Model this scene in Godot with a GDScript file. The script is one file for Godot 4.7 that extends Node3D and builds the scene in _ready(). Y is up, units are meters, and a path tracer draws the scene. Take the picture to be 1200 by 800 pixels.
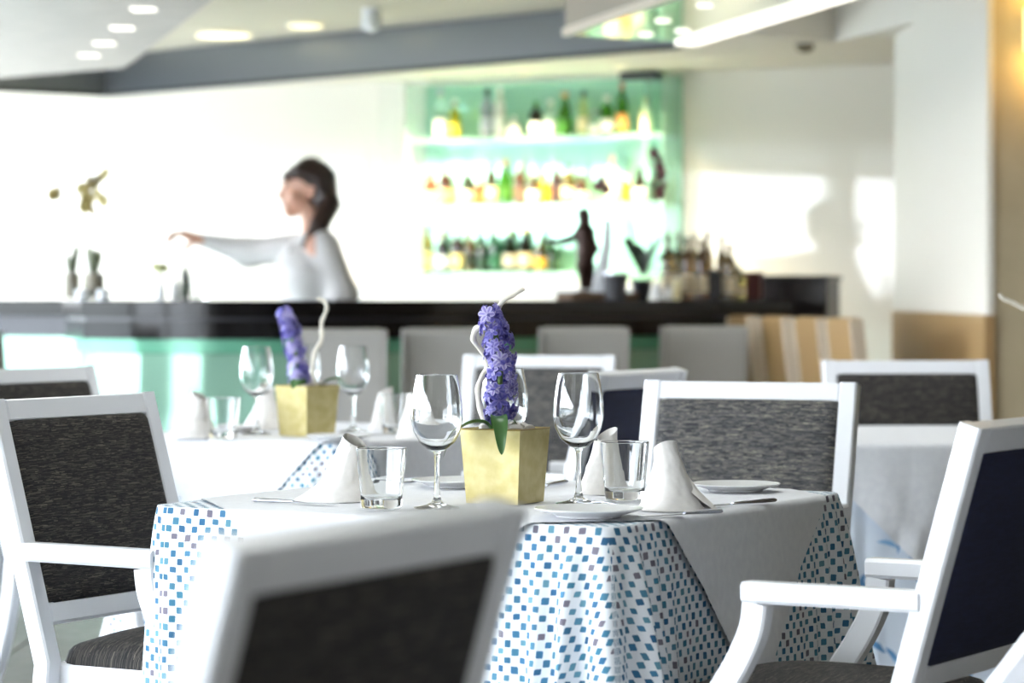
extends Node3D
# A hotel restaurant: three dressed tables and white armchairs in front of a dark bar with lit glass shelves.
# Plan positions are written as (x, depth): x to the side of the lens, depth away from it; world z is minus depth.
const FOCAL := 3300.0
const HORIZON := 345.0
const EYE := 1.13
const TABLE_TOP := 0.75

var M := {}
var meshes := {}
var taken := {}
var rng := RandomNumberGenerator.new()


# ---------------------------------------------------------------- places
func at(px: float, py: float, depth: float) -> Vector3:
	return Vector3((px - 600.0) / FOCAL * depth, EYE - (py - HORIZON) / FOCAL * depth, -depth)


func on(px: float, py: float, height: float) -> Vector3:
	return at(px, py, (EYE - height) * FOCAL / (py - HORIZON))


func xd(x: float, depth: float, y := 0.0) -> Vector3:
	return Vector3(x, y, -depth)


# ---------------------------------------------------------------- shapes
class Shape:
	var st := SurfaceTool.new()

	func _init() -> void:
		st.begin(Mesh.PRIMITIVE_TRIANGLES)

	func vert(p: Vector3, n: Vector3, uv: Vector2) -> void:
		st.set_normal(n)
		st.set_uv(uv)
		st.add_vertex(p)

	func tri(a: Vector3, b: Vector3, c: Vector3, na: Vector3, nb: Vector3, nc: Vector3, ua := Vector2.ZERO, ub := Vector2.ZERO, uc := Vector2.ZERO) -> void:
		var face := (b - a).cross(c - a)
		if face.length_squared() < 1e-18:
			return
		vert(a, na, ua)
		if face.dot(na + nb + nc) > 0.0:
			vert(c, nc, uc)
			vert(b, nb, ub)
		else:
			vert(b, nb, ub)
			vert(c, nc, uc)

	func flat(a: Vector3, b: Vector3, c: Vector3, d: Vector3, outward: Vector3) -> void:
		var n := (c - a).cross(d - b).normalized()
		if n.dot(outward) < 0.0:
			n = -n
		var along := (b - a).length()
		var up := (d - a).length()
		tri(a, b, c, n, n, n, Vector2(0, 0), Vector2(along, 0), Vector2(along, up))
		tri(a, c, d, n, n, n, Vector2(0, 0), Vector2(along, up), Vector2(0, up))

	func box(size: Vector3, centre := Vector3.ZERO, bevel := 0.004, basis := Basis.IDENTITY) -> Shape:
		var h := size / 2.0
		bevel = minf(bevel, minf(h.x, minf(h.y, h.z)) * 0.9)
		var corner := func(s: Vector3, axis: int) -> Vector3:
			var p := s * (h - Vector3.ONE * bevel)
			p[axis] = s[axis] * h[axis]
			return centre + basis * p
		for a in 3:
			var b := (a + 1) % 3
			var c := (a + 2) % 3
			for s in [-1.0, 1.0]:
				var q := []
				for k in [[-1.0, -1.0], [1.0, -1.0], [1.0, 1.0], [-1.0, 1.0]]:
					var v := Vector3.ZERO
					v[a] = s
					v[b] = k[0]
					v[c] = k[1]
					q.append(corner.call(v, a))
				var n := Vector3.ZERO
				n[a] = s
				flat(q[0], q[1], q[2], q[3], basis * n)
				for t in [-1.0, 1.0]:
					var e := []
					for w in [-1.0, 1.0]:
						var v := Vector3.ZERO
						v[a] = s
						v[b] = t
						v[c] = w
						e.append(corner.call(v, a))
						e.append(corner.call(v, b))
					var m := Vector3.ZERO
					m[a] = s
					m[b] = t
					flat(e[0], e[1], e[3], e[2], basis * m)
		for x in [-1.0, 1.0]:
			for y in [-1.0, 1.0]:
				for z in [-1.0, 1.0]:
					var v := Vector3(x, y, z)
					var n := (basis * v).normalized()
					tri(corner.call(v, 0), corner.call(v, 1), corner.call(v, 2), n, n, n)
		return self

	# profile of (radius, height) points turned about y; the outside lies to the right of the direction of travel unless inside out
	func lathe(profile: Array, segments := 40, centre := Vector3.ZERO, outward := 1.0) -> Shape:
		# a long straight run beside a short one keeps its own direction: add a point close to the bend
		var fine := [profile[0]]
		for i in profile.size() - 1:
			var p: Vector2 = profile[i]
			var q: Vector2 = profile[i + 1]
			var length := p.distance_to(q)
			var first: float = p.distance_to(profile[i - 1]) if i > 0 else length
			var after: float = q.distance_to(profile[i + 2]) if i < profile.size() - 2 else length
			if first * 2.5 < length:
				fine.append(p.lerp(q, first * 0.6 / length))
			if after * 2.5 < length:
				fine.append(q.lerp(p, after * 0.6 / length))
			fine.append(q)
		profile = fine
		var n := profile.size() - 1
		var seg := []
		for i in n:
			var d: Vector2 = profile[i + 1] - profile[i]
			seg.append(Vector2(d.y, -d.x).normalized() * outward)
		var v := 0.0
		for i in n:
			var p: Vector2 = profile[i]
			var q: Vector2 = profile[i + 1]
			var np: Vector2 = seg[i]
			var nq: Vector2 = seg[i]
			if i > 0 and seg[i - 1].dot(seg[i]) > 0.6:
				np = (seg[i - 1] + seg[i]).normalized()
			if i < n - 1 and seg[i + 1].dot(seg[i]) > 0.6:
				nq = (seg[i + 1] + seg[i]).normalized()
			var w := v + p.distance_to(q)
			for k in segments:
				var t := TAU * k / segments
				var u := TAU * ((k + 1) % segments) / segments
				var ct := Vector3(cos(t), 0, sin(t))
				var cu := Vector3(cos(u), 0, sin(u))
				var a := centre + ct * p.x + Vector3(0, p.y, 0)
				var b := centre + cu * p.x + Vector3(0, p.y, 0)
				var c := centre + cu * q.x + Vector3(0, q.y, 0)
				var d := centre + ct * q.x + Vector3(0, q.y, 0)
				var pa := ct * np.x + Vector3(0, np.y, 0)
				var pb := cu * np.x + Vector3(0, np.y, 0)
				var pc := cu * nq.x + Vector3(0, nq.y, 0)
				var pd := ct * nq.x + Vector3(0, nq.y, 0)
				tri(a, b, c, pa, pb, pc, Vector2(float(k) / segments, v), Vector2((k + 1.0) / segments, v), Vector2((k + 1.0) / segments, w))
				tri(a, c, d, pa, pc, pd, Vector2(float(k) / segments, v), Vector2((k + 1.0) / segments, w), Vector2(float(k) / segments, w))
			v = w
		return self

	func tube(path: Array, radii: Variant, segments := 10, squash := 1.0) -> Shape:
		var n := path.size()
		var side := Vector3.ZERO
		var rings := []
		var normals := []
		for i in n:
			var t: Vector3 = (path[mini(i + 1, n - 1)] - path[maxi(i - 1, 0)]).normalized()
			if i == 0:
				side = t.cross(Vector3.UP if absf(t.y) < 0.9 else Vector3.RIGHT).normalized()
			side = (side - t * side.dot(t)).normalized()
			var other := t.cross(side)
			var r: float = radii[i] if radii is Array else radii
			var ring := []
			var ns := []
			for k in segments:
				var a := TAU * k / segments
				var dir := side * cos(a) + other * sin(a) * squash
				ring.append(path[i] + dir * r)
				ns.append(dir.normalized())
			rings.append(ring)
			normals.append(ns)
		for i in n - 1:
			for k in segments:
				var m := (k + 1) % segments
				tri(rings[i][k], rings[i][m], rings[i + 1][m], normals[i][k], normals[i][m], normals[i + 1][m])
				tri(rings[i][k], rings[i + 1][m], rings[i + 1][k], normals[i][k], normals[i + 1][m], normals[i + 1][k])
		for end in [[0, (path[0] - path[1]).normalized()], [n - 1, (path[n - 1] - path[n - 2]).normalized()]]:
			for k in segments:
				tri(path[end[0]], rings[end[0]][k], rings[end[0]][(k + 1) % segments], end[1], end[1], end[1])
		return self

	# a rectangular bar with chamfered edges along a path; side is the direction of its width
	func bar(path: Array, width: float, thick: float, side: Vector3, bevel := 0.004, taper := 1.0) -> Shape:
		var n := path.size()
		var rings := []
		var faces := []
		for i in n:
			var t: Vector3 = (path[mini(i + 1, n - 1)] - path[maxi(i - 1, 0)]).normalized()
			var s := (side - t * side.dot(t)).normalized()
			var o := t.cross(s).normalized()
			var f := lerpf(1.0, taper, float(i) / (n - 1))
			var w := width / 2.0 * f
			var h := thick / 2.0 * f
			var ring := []
			for c in [[w, h - bevel], [w - bevel, h], [-w + bevel, h], [-w, h - bevel], [-w, -h + bevel], [-w + bevel, -h], [w - bevel, -h], [w, -h + bevel]]:
				ring.append(path[i] + s * c[0] + o * c[1])
			rings.append(ring)
			faces.append([(s + o).normalized(), o, (o - s).normalized(), -s, (-s - o).normalized(), -o, (s - o).normalized(), s])
		for i in n - 1:
			for k in 8:
				var m := (k + 1) % 8
				tri(rings[i][k], rings[i][m], rings[i + 1][m], faces[i][k], faces[i][k], faces[i + 1][k])
				tri(rings[i][k], rings[i + 1][m], rings[i + 1][k], faces[i][k], faces[i + 1][k], faces[i + 1][k])
		for end in [[0, (path[0] - path[1]).normalized()], [n - 1, (path[n - 1] - path[n - 2]).normalized()]]:
			for k in range(1, 7):
				tri(rings[end[0]][0], rings[end[0]][k], rings[end[0]][k + 1], end[1], end[1], end[1])
		return self

	# rows of points joined as a smooth sheet
	func sheet(rows: Array, wrap := false, uvs: Array = []) -> Shape:
		var nr := rows.size()
		var nc: int = rows[0].size()
		var normals := []
		for i in nr:
			var line := PackedVector3Array()
			for j in nc:
				var jl := (j - 1 + nc) % nc if wrap else maxi(j - 1, 0)
				var jr := (j + 1) % nc if wrap else mini(j + 1, nc - 1)
				var du: Vector3 = rows[i][jr] - rows[i][jl]
				var dv: Vector3 = rows[mini(i + 1, nr - 1)][j] - rows[maxi(i - 1, 0)][j]
				var c := dv.cross(du)
				line.append(c.normalized() if c.length_squared() > 1e-16 else Vector3.UP)
			normals.append(line)
		for i in nr - 1:
			for j in (nc if wrap else nc - 1):
				var k := (j + 1) % nc
				var u := [Vector2.ZERO, Vector2.ZERO, Vector2.ZERO, Vector2.ZERO]
				if uvs:
					u = [uvs[i][j], uvs[i][j + 1 if wrap else k], uvs[i + 1][j + 1 if wrap else k], uvs[i + 1][j]]
				tri(rows[i][j], rows[i][k], rows[i + 1][k], normals[i][j], normals[i][k], normals[i + 1][k], u[0], u[1], u[2])
				tri(rows[i][j], rows[i + 1][k], rows[i + 1][j], normals[i][j], normals[i + 1][k], normals[i + 1][j], u[0], u[2], u[3])
		return self

	# a plan outline of (x, depth) points standing between two heights
	func prism(outline: Array, low: float, high: float, caps := true) -> Shape:
		var flat_points := PackedVector2Array(outline)
		if Geometry2D.is_polygon_clockwise(flat_points):
			flat_points.reverse()
		var n := flat_points.size()
		for i in n:
			var p := flat_points[i]
			var q := flat_points[(i + 1) % n]
			var e := (q - p).normalized()
			var a := Vector3(p.x, low, -p.y)
			var b := Vector3(q.x, low, -q.y)
			var up := Vector3(0, high - low, 0)
			var outward := Vector3(e.y, 0, e.x)
			var before := (p - flat_points[(i - 1 + n) % n]).normalized()
			var after := (flat_points[(i + 2) % n] - q).normalized()
			var na := outward
			var nb := outward
			if before.dot(e) > 0.85:
				na = (outward + Vector3(before.y, 0, before.x)).normalized()
			if after.dot(e) > 0.85:
				nb = (outward + Vector3(after.y, 0, after.x)).normalized()
			tri(a, b, b + up, na, nb, nb)
			tri(a, b + up, a + up, na, nb, na)
		if caps:
			var index := Geometry2D.triangulate_polygon(flat_points)
			for i in range(0, index.size(), 3):
				for h in [[low, Vector3.DOWN], [high, Vector3.UP]]:
					var t := []
					for k in 3:
						var p := flat_points[index[i + k]]
						t.append(Vector3(p.x, h[0], -p.y))
					tri(t[0], t[1], t[2], h[1], h[1], h[1])
		return self

	# a cushion: a rounded slab in x and y that bulges towards +z
	func cushion(half: Vector2, thick: float, bulge: float, radius := 0.02, cells := 20) -> Shape:
		var rows := []
		var uvs := []
		for j in cells + 1:
			var line := PackedVector3Array()
			var marks := []
			for i in cells + 1:
				var s := Vector2(sin((float(i) / cells - 0.5) * PI), sin((float(j) / cells - 0.5) * PI))
				var p := s * half
				var q := Vector2(maxf(absf(p.x) - half.x + radius, 0.0), maxf(absf(p.y) - half.y + radius, 0.0)) / radius
				var fall := sqrt(maxf(0.0, 1.0 - q.length_squared()))
				var z := thick * fall + bulge * (1.0 - s.x * s.x) * (1.0 - s.y * s.y * s.y * s.y)
				if q.length() > 1.0:
					z = -thick * minf(q.length() - 1.0, 0.4)
				line.append(Vector3(p.x, p.y, z))
				marks.append(p)
			rows.append(line)
			uvs.append(marks)
		return sheet(rows, false, uvs)

	func done() -> ArrayMesh:
		st.index()
		return st.commit()


# ---------------------------------------------------------------- bodies: rounded bones joined smoothly and meshed as surface nets
func skin_over(bones: Array, blend: float, cell: float, out: Shape) -> void:
	var lo := Vector3.INF
	var hi := -Vector3.INF
	for b in bones:
		var r: float = maxf(b[1], b[3])
		for p in [b[0], b[2]]:
			lo = lo.min(p - Vector3.ONE * (r + blend))
			hi = hi.max(p + Vector3.ONE * (r + blend))
	lo -= Vector3.ONE * cell * 2
	hi += Vector3.ONE * cell * 2
	var nx := int((hi.x - lo.x) / cell) + 2
	var ny := int((hi.y - lo.y) / cell) + 2
	var nz := int((hi.z - lo.z) / cell) + 2
	var field := PackedFloat32Array()
	field.resize(nx * ny * nz)
	field.fill(1.0)
	for b in bones:
		var a: Vector3 = b[0]
		var ra: float = b[1]
		var e: Vector3 = b[2]
		var re: float = b[3]
		var squash: Vector3 = b[4] if b.size() > 4 else Vector3.ONE
		var reach := maxf(ra, re) + blend + cell * 3
		var lows := ((a.min(e) - Vector3.ONE * reach * 1.3 - lo) / cell).floor()
		var highs := ((a.max(e) + Vector3.ONE * reach * 1.3 - lo) / cell).ceil()
		var axis := (e - a) * squash
		var len2 := maxf(axis.length_squared(), 1e-9)
		for iz in range(maxi(int(lows.z), 0), mini(int(highs.z), nz - 1) + 1):
			for iy in range(maxi(int(lows.y), 0), mini(int(highs.y), ny - 1) + 1):
				var row := (iz * ny + iy) * nx
				for ix in range(maxi(int(lows.x), 0), mini(int(highs.x), nx - 1) + 1):
					var p := (lo + Vector3(ix, iy, iz) * cell - a) * squash
					var t := clampf(p.dot(axis) / len2, 0.0, 1.0)
					var d := (p - axis * t).length() - lerpf(ra, re, t)
					var f := field[row + ix]
					var h := maxf(blend - absf(f - d), 0.0) / blend
					field[row + ix] = minf(f, d) - h * h * blend * 0.25
	var ids := PackedInt32Array()
	ids.resize(nx * ny * nz)
	ids.fill(-1)
	var points := PackedVector3Array()
	var steps := [0, 1, nx, nx + 1, nx * ny, nx * ny + 1, nx * ny + nx, nx * ny + nx + 1]
	var pairs := [[0, 1], [2, 3], [4, 5], [6, 7], [0, 2], [1, 3], [4, 6], [5, 7], [0, 4], [1, 5], [2, 6], [3, 7]]
	for iz in nz - 1:
		for iy in ny - 1:
			for ix in nx - 1:
				var base := (iz * ny + iy) * nx + ix
				if field[base] > 2.0 * cell + 0.02 or field[base] < -2.0 * cell - 0.02:
					continue
				var inside := 0
				for s in steps:
					if field[base + s] < 0.0:
						inside += 1
				if inside == 0 or inside == 8:
					continue
				var sum := Vector3.ZERO
				var n := 0
				for pr in pairs:
					var fa := field[base + steps[pr[0]]]
					var fb := field[base + steps[pr[1]]]
					if (fa < 0.0) != (fb < 0.0):
						var t := fa / (fa - fb)
						var pa := Vector3(pr[0] & 1, (pr[0] >> 1) & 1, pr[0] >> 2)
						var pb := Vector3(pr[1] & 1, (pr[1] >> 1) & 1, pr[1] >> 2)
						sum += pa.lerp(pb, t)
						n += 1
				ids[base] = points.size()
				points.append(lo + (Vector3(ix, iy, iz) + sum / n) * cell)
	var quads := []
	for iz in range(1, nz - 1):
		for iy in range(1, ny - 1):
			for ix in range(1, nx - 1):
				var base := (iz * ny + iy) * nx + ix
				if ids[base] < 0:
					continue
				var f0 := field[base] < 0.0
				for axis in 3:
					var step: int = [1, nx, nx * ny][axis]
					if f0 == (field[base + step] < 0.0):
						continue
					var u: int = [nx, nx * ny, 1][axis]
					var v: int = [nx * ny, 1, nx][axis]
					var q := [ids[base], ids[base - u], ids[base - u - v], ids[base - v]]
					if q.min() >= 0:
						quads.append([q, f0, axis])
	var normals := PackedVector3Array()
	normals.resize(points.size())
	for q in quads:
		var i: Array = q[0]
		var n := (points[i[2]] - points[i[0]]).cross(points[i[3]] - points[i[1]])
		if not q[1]:
			n = -n
		var ax := Vector3.ZERO
		ax[q[2]] = 1.0 if q[1] else -1.0
		if n.dot(ax) < 0.0:
			n = -n
		for k in i:
			normals[k] += n
	for k in normals.size():
		normals[k] = normals[k].normalized()
	for q in quads:
		var i: Array = q[0]
		out.tri(points[i[0]], points[i[1]], points[i[2]], normals[i[0]], normals[i[1]], normals[i[2]])
		out.tri(points[i[0]], points[i[2]], points[i[3]], normals[i[0]], normals[i[2]], normals[i[3]])


func smooth_path(knots: Array, steps := 8) -> Array:
	var curve := []
	var n := knots.size()
	for i in n - 1:
		for s in steps:
			var t := float(s) / steps
			curve.append(knots[i].cubic_interpolate(knots[i + 1], knots[maxi(i - 1, 0)], knots[mini(i + 2, n - 1)], t))
	curve.append(knots[n - 1])
	return curve


# ---------------------------------------------------------------- nodes
func numbered(called: String) -> String:
	if not taken.has(called):
		taken[called] = 0
		return called
	taken[called] += 1
	return "%s_%03d" % [called, taken[called]]


func tag(o: Node3D, label: String, category: String, group := "", kind := "") -> Node3D:
	o.set_meta("label", label)
	if category:
		o.set_meta("category", category)
	if group:
		o.set_meta("group", group)
	if kind:
		o.set_meta("kind", kind)
	return o


func thing(called: String, label: String, category: String, where := Vector3.ZERO, turn := 0.0, group := "") -> Node3D:
	var o := Node3D.new()
	o.name = numbered(called)
	add_child(o)
	o.position = where
	o.rotation.y = turn
	return tag(o, label, category, group)


func part(called: String, mesh: Variant, material: Material, parent: Node3D, where := Vector3.ZERO, basis := Basis.IDENTITY) -> MeshInstance3D:
	var o := MeshInstance3D.new()
	o.name = called
	o.mesh = mesh.done() if mesh is Shape else mesh
	o.material_override = material
	parent.add_child(o, true)
	o.transform = Transform3D(basis, where)
	return o


func single(called: String, mesh: Variant, material: Material, label: String, category: String, where := Vector3.ZERO, turn := 0.0, group := "") -> MeshInstance3D:
	var o := part(numbered(called), mesh, material, self, where, Basis(Vector3.UP, turn))
	tag(o, label, category, group)
	return o


func structure(called: String, mesh: Variant, material: Material, label := "", parent: Node3D = self) -> MeshInstance3D:
	var o := part(called, mesh, material, parent)
	if parent == self:
		o.set_meta("kind", "structure")
	if label:
		o.set_meta("label", label)
	return o


func saved(key: String, make: Callable) -> ArrayMesh:
	if not meshes.has(key):
		var s: Shape = make.call()
		meshes[key] = s.done()
	return meshes[key]


# ---------------------------------------------------------------- materials
func mat(color: Color, rough := 0.6, metal := 0.0, specular := 0.5) -> StandardMaterial3D:
	var m := StandardMaterial3D.new()
	m.albedo_color = color
	m.roughness = rough
	m.metallic = metal
	m.metallic_specular = specular
	return m


func glass(color: Color, alpha := 0.0) -> StandardMaterial3D:
	var m := mat(Color(color, alpha), 0.0)
	m.transparency = BaseMaterial3D.TRANSPARENCY_ALPHA
	m.refraction_enabled = true
	m.refraction_scale = 0.05
	return m


func pane(color: Color, alpha := 0.06) -> StandardMaterial3D:
	var m := mat(Color(color, alpha), 0.0)
	m.transparency = BaseMaterial3D.TRANSPARENCY_ALPHA
	return m


func glow(color: Color, energy: float) -> StandardMaterial3D:
	var m := mat(color)
	m.emission_enabled = true
	m.emission = color
	m.emission_energy_multiplier = energy
	return m


func textured(m: StandardMaterial3D, image: Image, scale := 1.0) -> StandardMaterial3D:
	m.albedo_texture = ImageTexture.create_from_image(image)
	m.uv1_scale = Vector3(scale, scale, scale)
	return m


# woven cloth: short lengthwise flecks of thread over a dark ground
func tweed_image(ground: Color, flecks: Array, amount: int, seed_value: int) -> Image:
	var r := RandomNumberGenerator.new()
	r.seed = seed_value
	var im := Image.create(1024, 1024, false, Image.FORMAT_RGB8)
	im.fill(ground)
	for i in amount:
		var c: Color = flecks[r.randi() % flecks.size()]
		c = c.lerp(ground, r.randf() * 0.6)
		var x := r.randi() % 1024
		var y := (r.randi() % 256) * 4
		var w := 14 + r.randi() % 66
		im.fill_rect(Rect2i(x, y, w, 2 + r.randi() % 3), c)
		if x + w > 1024:
			im.fill_rect(Rect2i(0, y, x + w - 1024, 3), c)
	return im


# hand-cut squares printed in a staggered grid
func print_image(ground: Color, inks: Array, seed_value: int) -> Image:
	var r := RandomNumberGenerator.new()
	r.seed = seed_value
	var im := Image.create(1024, 1024, false, Image.FORMAT_RGB8)
	im.fill(ground)
	for row in 32:
		for col in 32:
			if (row + col) % 2:
				continue
			var c: Color = inks[r.randi() % inks.size()]
			c = c.lerp(ground, r.randf() * 0.12)
			var w := 23 + r.randi() % 7
			var h := 21 + r.randi() % 7
			var x := col * 32 + 2 + r.randi() % 3
			var y := row * 32 + 3 + r.randi() % 3
			var tilt := r.randf_range(-0.16, 0.16)
			var skew := r.randf_range(-0.16, 0.16)
			for dy in h:
				for dx in w:
					var ex := x + dx + int((dy - h * 0.5) * skew)
					var ey := y + dy + int((dx - w * 0.5) * tilt)
					if (dx < 2 or dx > w - 3) and (dy < 2 or dy > h - 3):
						continue
					im.set_pixel(posmod(ex, 1024), posmod(ey, 1024), c)
	return im


# brush-stroke leaves in two blues
func leaf_image(ground: Color, inks: Array, seed_value: int) -> Image:
	var r := RandomNumberGenerator.new()
	r.seed = seed_value
	var im := Image.create(512, 512, false, Image.FORMAT_RGB8)
	im.fill(ground)
	for i in 46:
		var c: Color = inks[r.randi() % inks.size()]
		var p := Vector2(r.randi() % 512, r.randi() % 512)
		var dir := Vector2.from_angle(r.randf_range(-2.6, -0.5))
		var bend := r.randf_range(-0.012, 0.012)
		var length := 60 + r.randi() % 60
		for s in length:
			p += dir
			dir = dir.rotated(bend)
			var half := int(9.0 * sin(PI * s / length)) + 1
			for dy in range(-half, half + 1):
				for dx in range(-half, half + 1):
					if dx * dx + dy * dy <= half * half:
						im.set_pixel(posmod(int(p.x) + dx, 512), posmod(int(p.y) + dy, 512), c)
	return im


func grain_image(a: Color, b: Color, seed_value: int, frequency := 0.02, stretch := 1.0) -> Image:
	var noise := FastNoiseLite.new()
	noise.seed = seed_value
	noise.frequency = frequency
	noise.fractal_octaves = 4
	var im := Image.create(256, 256, false, Image.FORMAT_RGB8)
	for y in 256:
		for x in 256:
			# blended across the border so that it repeats without a seam
			var fx := x / 256.0
			var fy := y / 256.0
			var v := lerpf(lerpf(noise.get_noise_2d(x, y * stretch), noise.get_noise_2d(x - 256, y * stretch), fx), lerpf(noise.get_noise_2d(x, (y - 256) * stretch), noise.get_noise_2d(x - 256, (y - 256) * stretch), fx), fy)
			im.set_pixel(x, y, a.lerp(b, clampf(v * 1.2 + 0.5, 0.0, 1.0)))
	return im


func materials() -> void:
	M.lacquer = mat(Color(0.90, 0.905, 0.92), 0.32)
	M.tweed = textured(mat(Color.WHITE, 0.85), tweed_image(Color(0.135, 0.125, 0.12), [Color(0.30, 0.28, 0.26), Color(0.42, 0.39, 0.35), Color(0.06, 0.06, 0.065), Color(0.05, 0.05, 0.06), Color(0.22, 0.20, 0.19)], 11000, 4), 2.6)
	M.tweed_light = textured(mat(Color.WHITE, 0.85), tweed_image(Color(0.25, 0.25, 0.26), [Color(0.58, 0.56, 0.50), Color(0.48, 0.46, 0.42), Color(0.13, 0.13, 0.16), Color(0.10, 0.10, 0.13), Color(0.38, 0.37, 0.37)], 11000, 9), 2.6)
	M.navy = textured(mat(Color.WHITE, 0.8), tweed_image(Color(0.125, 0.14, 0.25), [Color(0.14, 0.16, 0.28), Color(0.11, 0.125, 0.225)], 9000, 6), 2.0)
	M.linen = textured(mat(Color.WHITE, 0.85), grain_image(Color(0.885, 0.89, 0.91), Color(0.915, 0.92, 0.935), 3, 0.05), 3.0)
	M.napkin = textured(mat(Color.WHITE, 0.9), grain_image(Color(0.88, 0.865, 0.85), Color(0.91, 0.895, 0.88), 5, 0.05), 6.0)
	M.printed = textured(mat(Color.WHITE, 0.85), print_image(Color(0.90, 0.915, 0.935), [Color(0.21, 0.44, 0.58), Color(0.17, 0.40, 0.56), Color(0.27, 0.49, 0.60), Color(0.33, 0.54, 0.62), Color(0.20, 0.45, 0.56), Color(0.12, 0.34, 0.50), Color(0.22, 0.46, 0.58), Color(0.42, 0.40, 0.46), Color(0.18, 0.40, 0.53)], 11), 1.0 / 0.464)
	M.leafy = textured(mat(Color.WHITE, 0.85), leaf_image(Color(0.86, 0.90, 0.95), [Color(0.36, 0.56, 0.75), Color(0.52, 0.70, 0.85)], 2), 3.0)
	M.china = mat(Color(0.90, 0.90, 0.90), 0.12)
	M.steel = mat(Color(0.72, 0.73, 0.76), 0.18, 1.0)
	M.clear = glass(Color(0.985, 0.99, 0.99))
	M.gold = textured(mat(Color.WHITE, 0.36, 0.35), grain_image(Color(0.76, 0.70, 0.46), Color(0.84, 0.79, 0.58), 8, 0.02), 5.0)
	M.gold_rim = mat(Color(0.55, 0.47, 0.24), 0.4, 0.5)
	M.pebble = mat(Color(0.80, 0.78, 0.75), 0.6)
	M.stem = mat(Color(0.45, 0.58, 0.27), 0.5)
	M.leaf = textured(mat(Color.WHITE, 0.35), grain_image(Color(0.20, 0.36, 0.17), Color(0.36, 0.52, 0.28), 12, 0.03, 6.0), 14.0)
	M.petal = mat(Color.WHITE, 0.55)
	M.petal.vertex_color_use_as_albedo = true
	M.petal.backlight_enabled = true
	M.petal.backlight = Color(0.5, 0.48, 0.6)
	M.twig = textured(mat(Color.WHITE, 0.6), grain_image(Color(0.85, 0.82, 0.74), Color(0.93, 0.91, 0.87), 14, 0.04), 20.0)
	M.wood_dark = mat(Color(0.2, 0.14, 0.11), 0.4)
	M.bar_black = mat(Color(0.05, 0.042, 0.045), 0.16, 0.0, 0.35)
	M.bar_black.clearcoat_enabled = true
	M.bar_black.clearcoat = 0.15
	M.bar_black.clearcoat_roughness = 0.05
	M.bar_glass = mat(Color(0.64, 0.82, 0.73), 0.12, 0.4)
	M.bar_band = mat(Color(0.42, 0.70, 0.58), 0.2, 0.15)
	M.grey_leather = textured(mat(Color.WHITE, 0.45), grain_image(Color(0.68, 0.67, 0.65), Color(0.72, 0.71, 0.69), 15, 0.08), 8.0)
	M.tan_leather = textured(mat(Color.WHITE, 0.45), grain_image(Color(0.66, 0.53, 0.35), Color(0.71, 0.58, 0.40), 16, 0.08), 8.0)
	M.tan_pale = mat(Color(0.86, 0.80, 0.72), 0.5)
	M.wall_gloss = mat(Color(0.925, 0.90, 0.85), 0.5)
	M.wall_gloss.clearcoat_enabled = true
	M.wall_gloss.clearcoat = 1.0
	M.wall_gloss.clearcoat_roughness = 0.03
	M.plaster = textured(mat(Color.WHITE, 0.9), grain_image(Color(0.915, 0.895, 0.855), Color(0.925, 0.905, 0.865), 17, 0.1), 2.0)
	M.plaster.uv1_triplanar = true
	M.beige = textured(mat(Color.WHITE, 0.9), grain_image(Color(0.74, 0.68, 0.56), Color(0.78, 0.72, 0.60), 18, 0.03), 0.7)
	M.beige.uv1_triplanar = true
	M.wood_wall = mat(Color(0.52, 0.46, 0.38), 0.7)
	M.ceiling = mat(Color(0.78, 0.765, 0.70), 0.9)
	M.bulkhead = mat(Color(0.50, 0.51, 0.53), 0.3, 0.8)
	M.soffit = textured(mat(Color.WHITE, 0.35), grain_image(Color(0.44, 0.43, 0.41), Color(0.62, 0.61, 0.58), 19, 0.03, 8.0), 0.5)
	M.soffit.uv1_triplanar = true
	M.soffit_side = mat(Color(0.62, 0.57, 0.50), 0.5)
	M.soffit_glass = mat(Color(0.66, 0.74, 0.60), 0.08, 0.5)
	M.shelf_back = mat(Color(0.66, 0.86, 0.77), 0.06, 0.28)
	M.shelf_glass = mat(Color(0.70, 0.88, 0.80, 0.25), 0.05)
	M.shelf_glass.transparency = BaseMaterial3D.TRANSPARENCY_ALPHA
	M.window_glass = pane(Color(0.9, 1.0, 0.97), 0.03)
	M.window_frame = mat(Color(0.80, 0.80, 0.79), 0.5)
	M.tile = []
	for k in 4:
		var c := Color(0.38 + 0.02 * k, 0.365 + 0.02 * k, 0.335 + 0.02 * k)
		M.tile.append(textured(mat(Color.WHITE, 0.6), grain_image(c.darkened(0.12), c.lightened(0.06), 30 + k, 0.03), 1.5))
		M.tile[k].uv1_triplanar = true
	M.grout = mat(Color(0.36, 0.35, 0.33), 0.9)
	M.skin = mat(Color(0.80, 0.61, 0.52), 0.5)
	M.skin.subsurf_scatter_enabled = true
	M.skin.subsurf_scatter_strength = 0.1
	M.hair = textured(mat(Color.WHITE, 0.4), grain_image(Color(0.15, 0.10, 0.085), Color(0.25, 0.18, 0.15), 20, 0.05, 0.2), 9.0)
	M.hair.uv1_triplanar = true
	M.blouse = mat(Color(0.80, 0.79, 0.785), 0.85)
	M.black_cloth = mat(Color(0.07, 0.07, 0.08), 0.85)
	M.lips = mat(Color(0.70, 0.40, 0.38), 0.4)
	M.eye = mat(Color(0.16, 0.11, 0.09), 0.3)
	M.bronze = mat(Color(0.20, 0.12, 0.09), 0.35, 0.5)
	M.bark = mat(Color(0.42, 0.33, 0.25), 0.8)
	M.outside = mat(Color(0.22, 0.33, 0.38), 0.3)
	M.hills = mat(Color(0.36, 0.38, 0.27), 1.0)
	M.vase_glass = pane(Color(0.95, 1.0, 0.98), 0.03)
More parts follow.
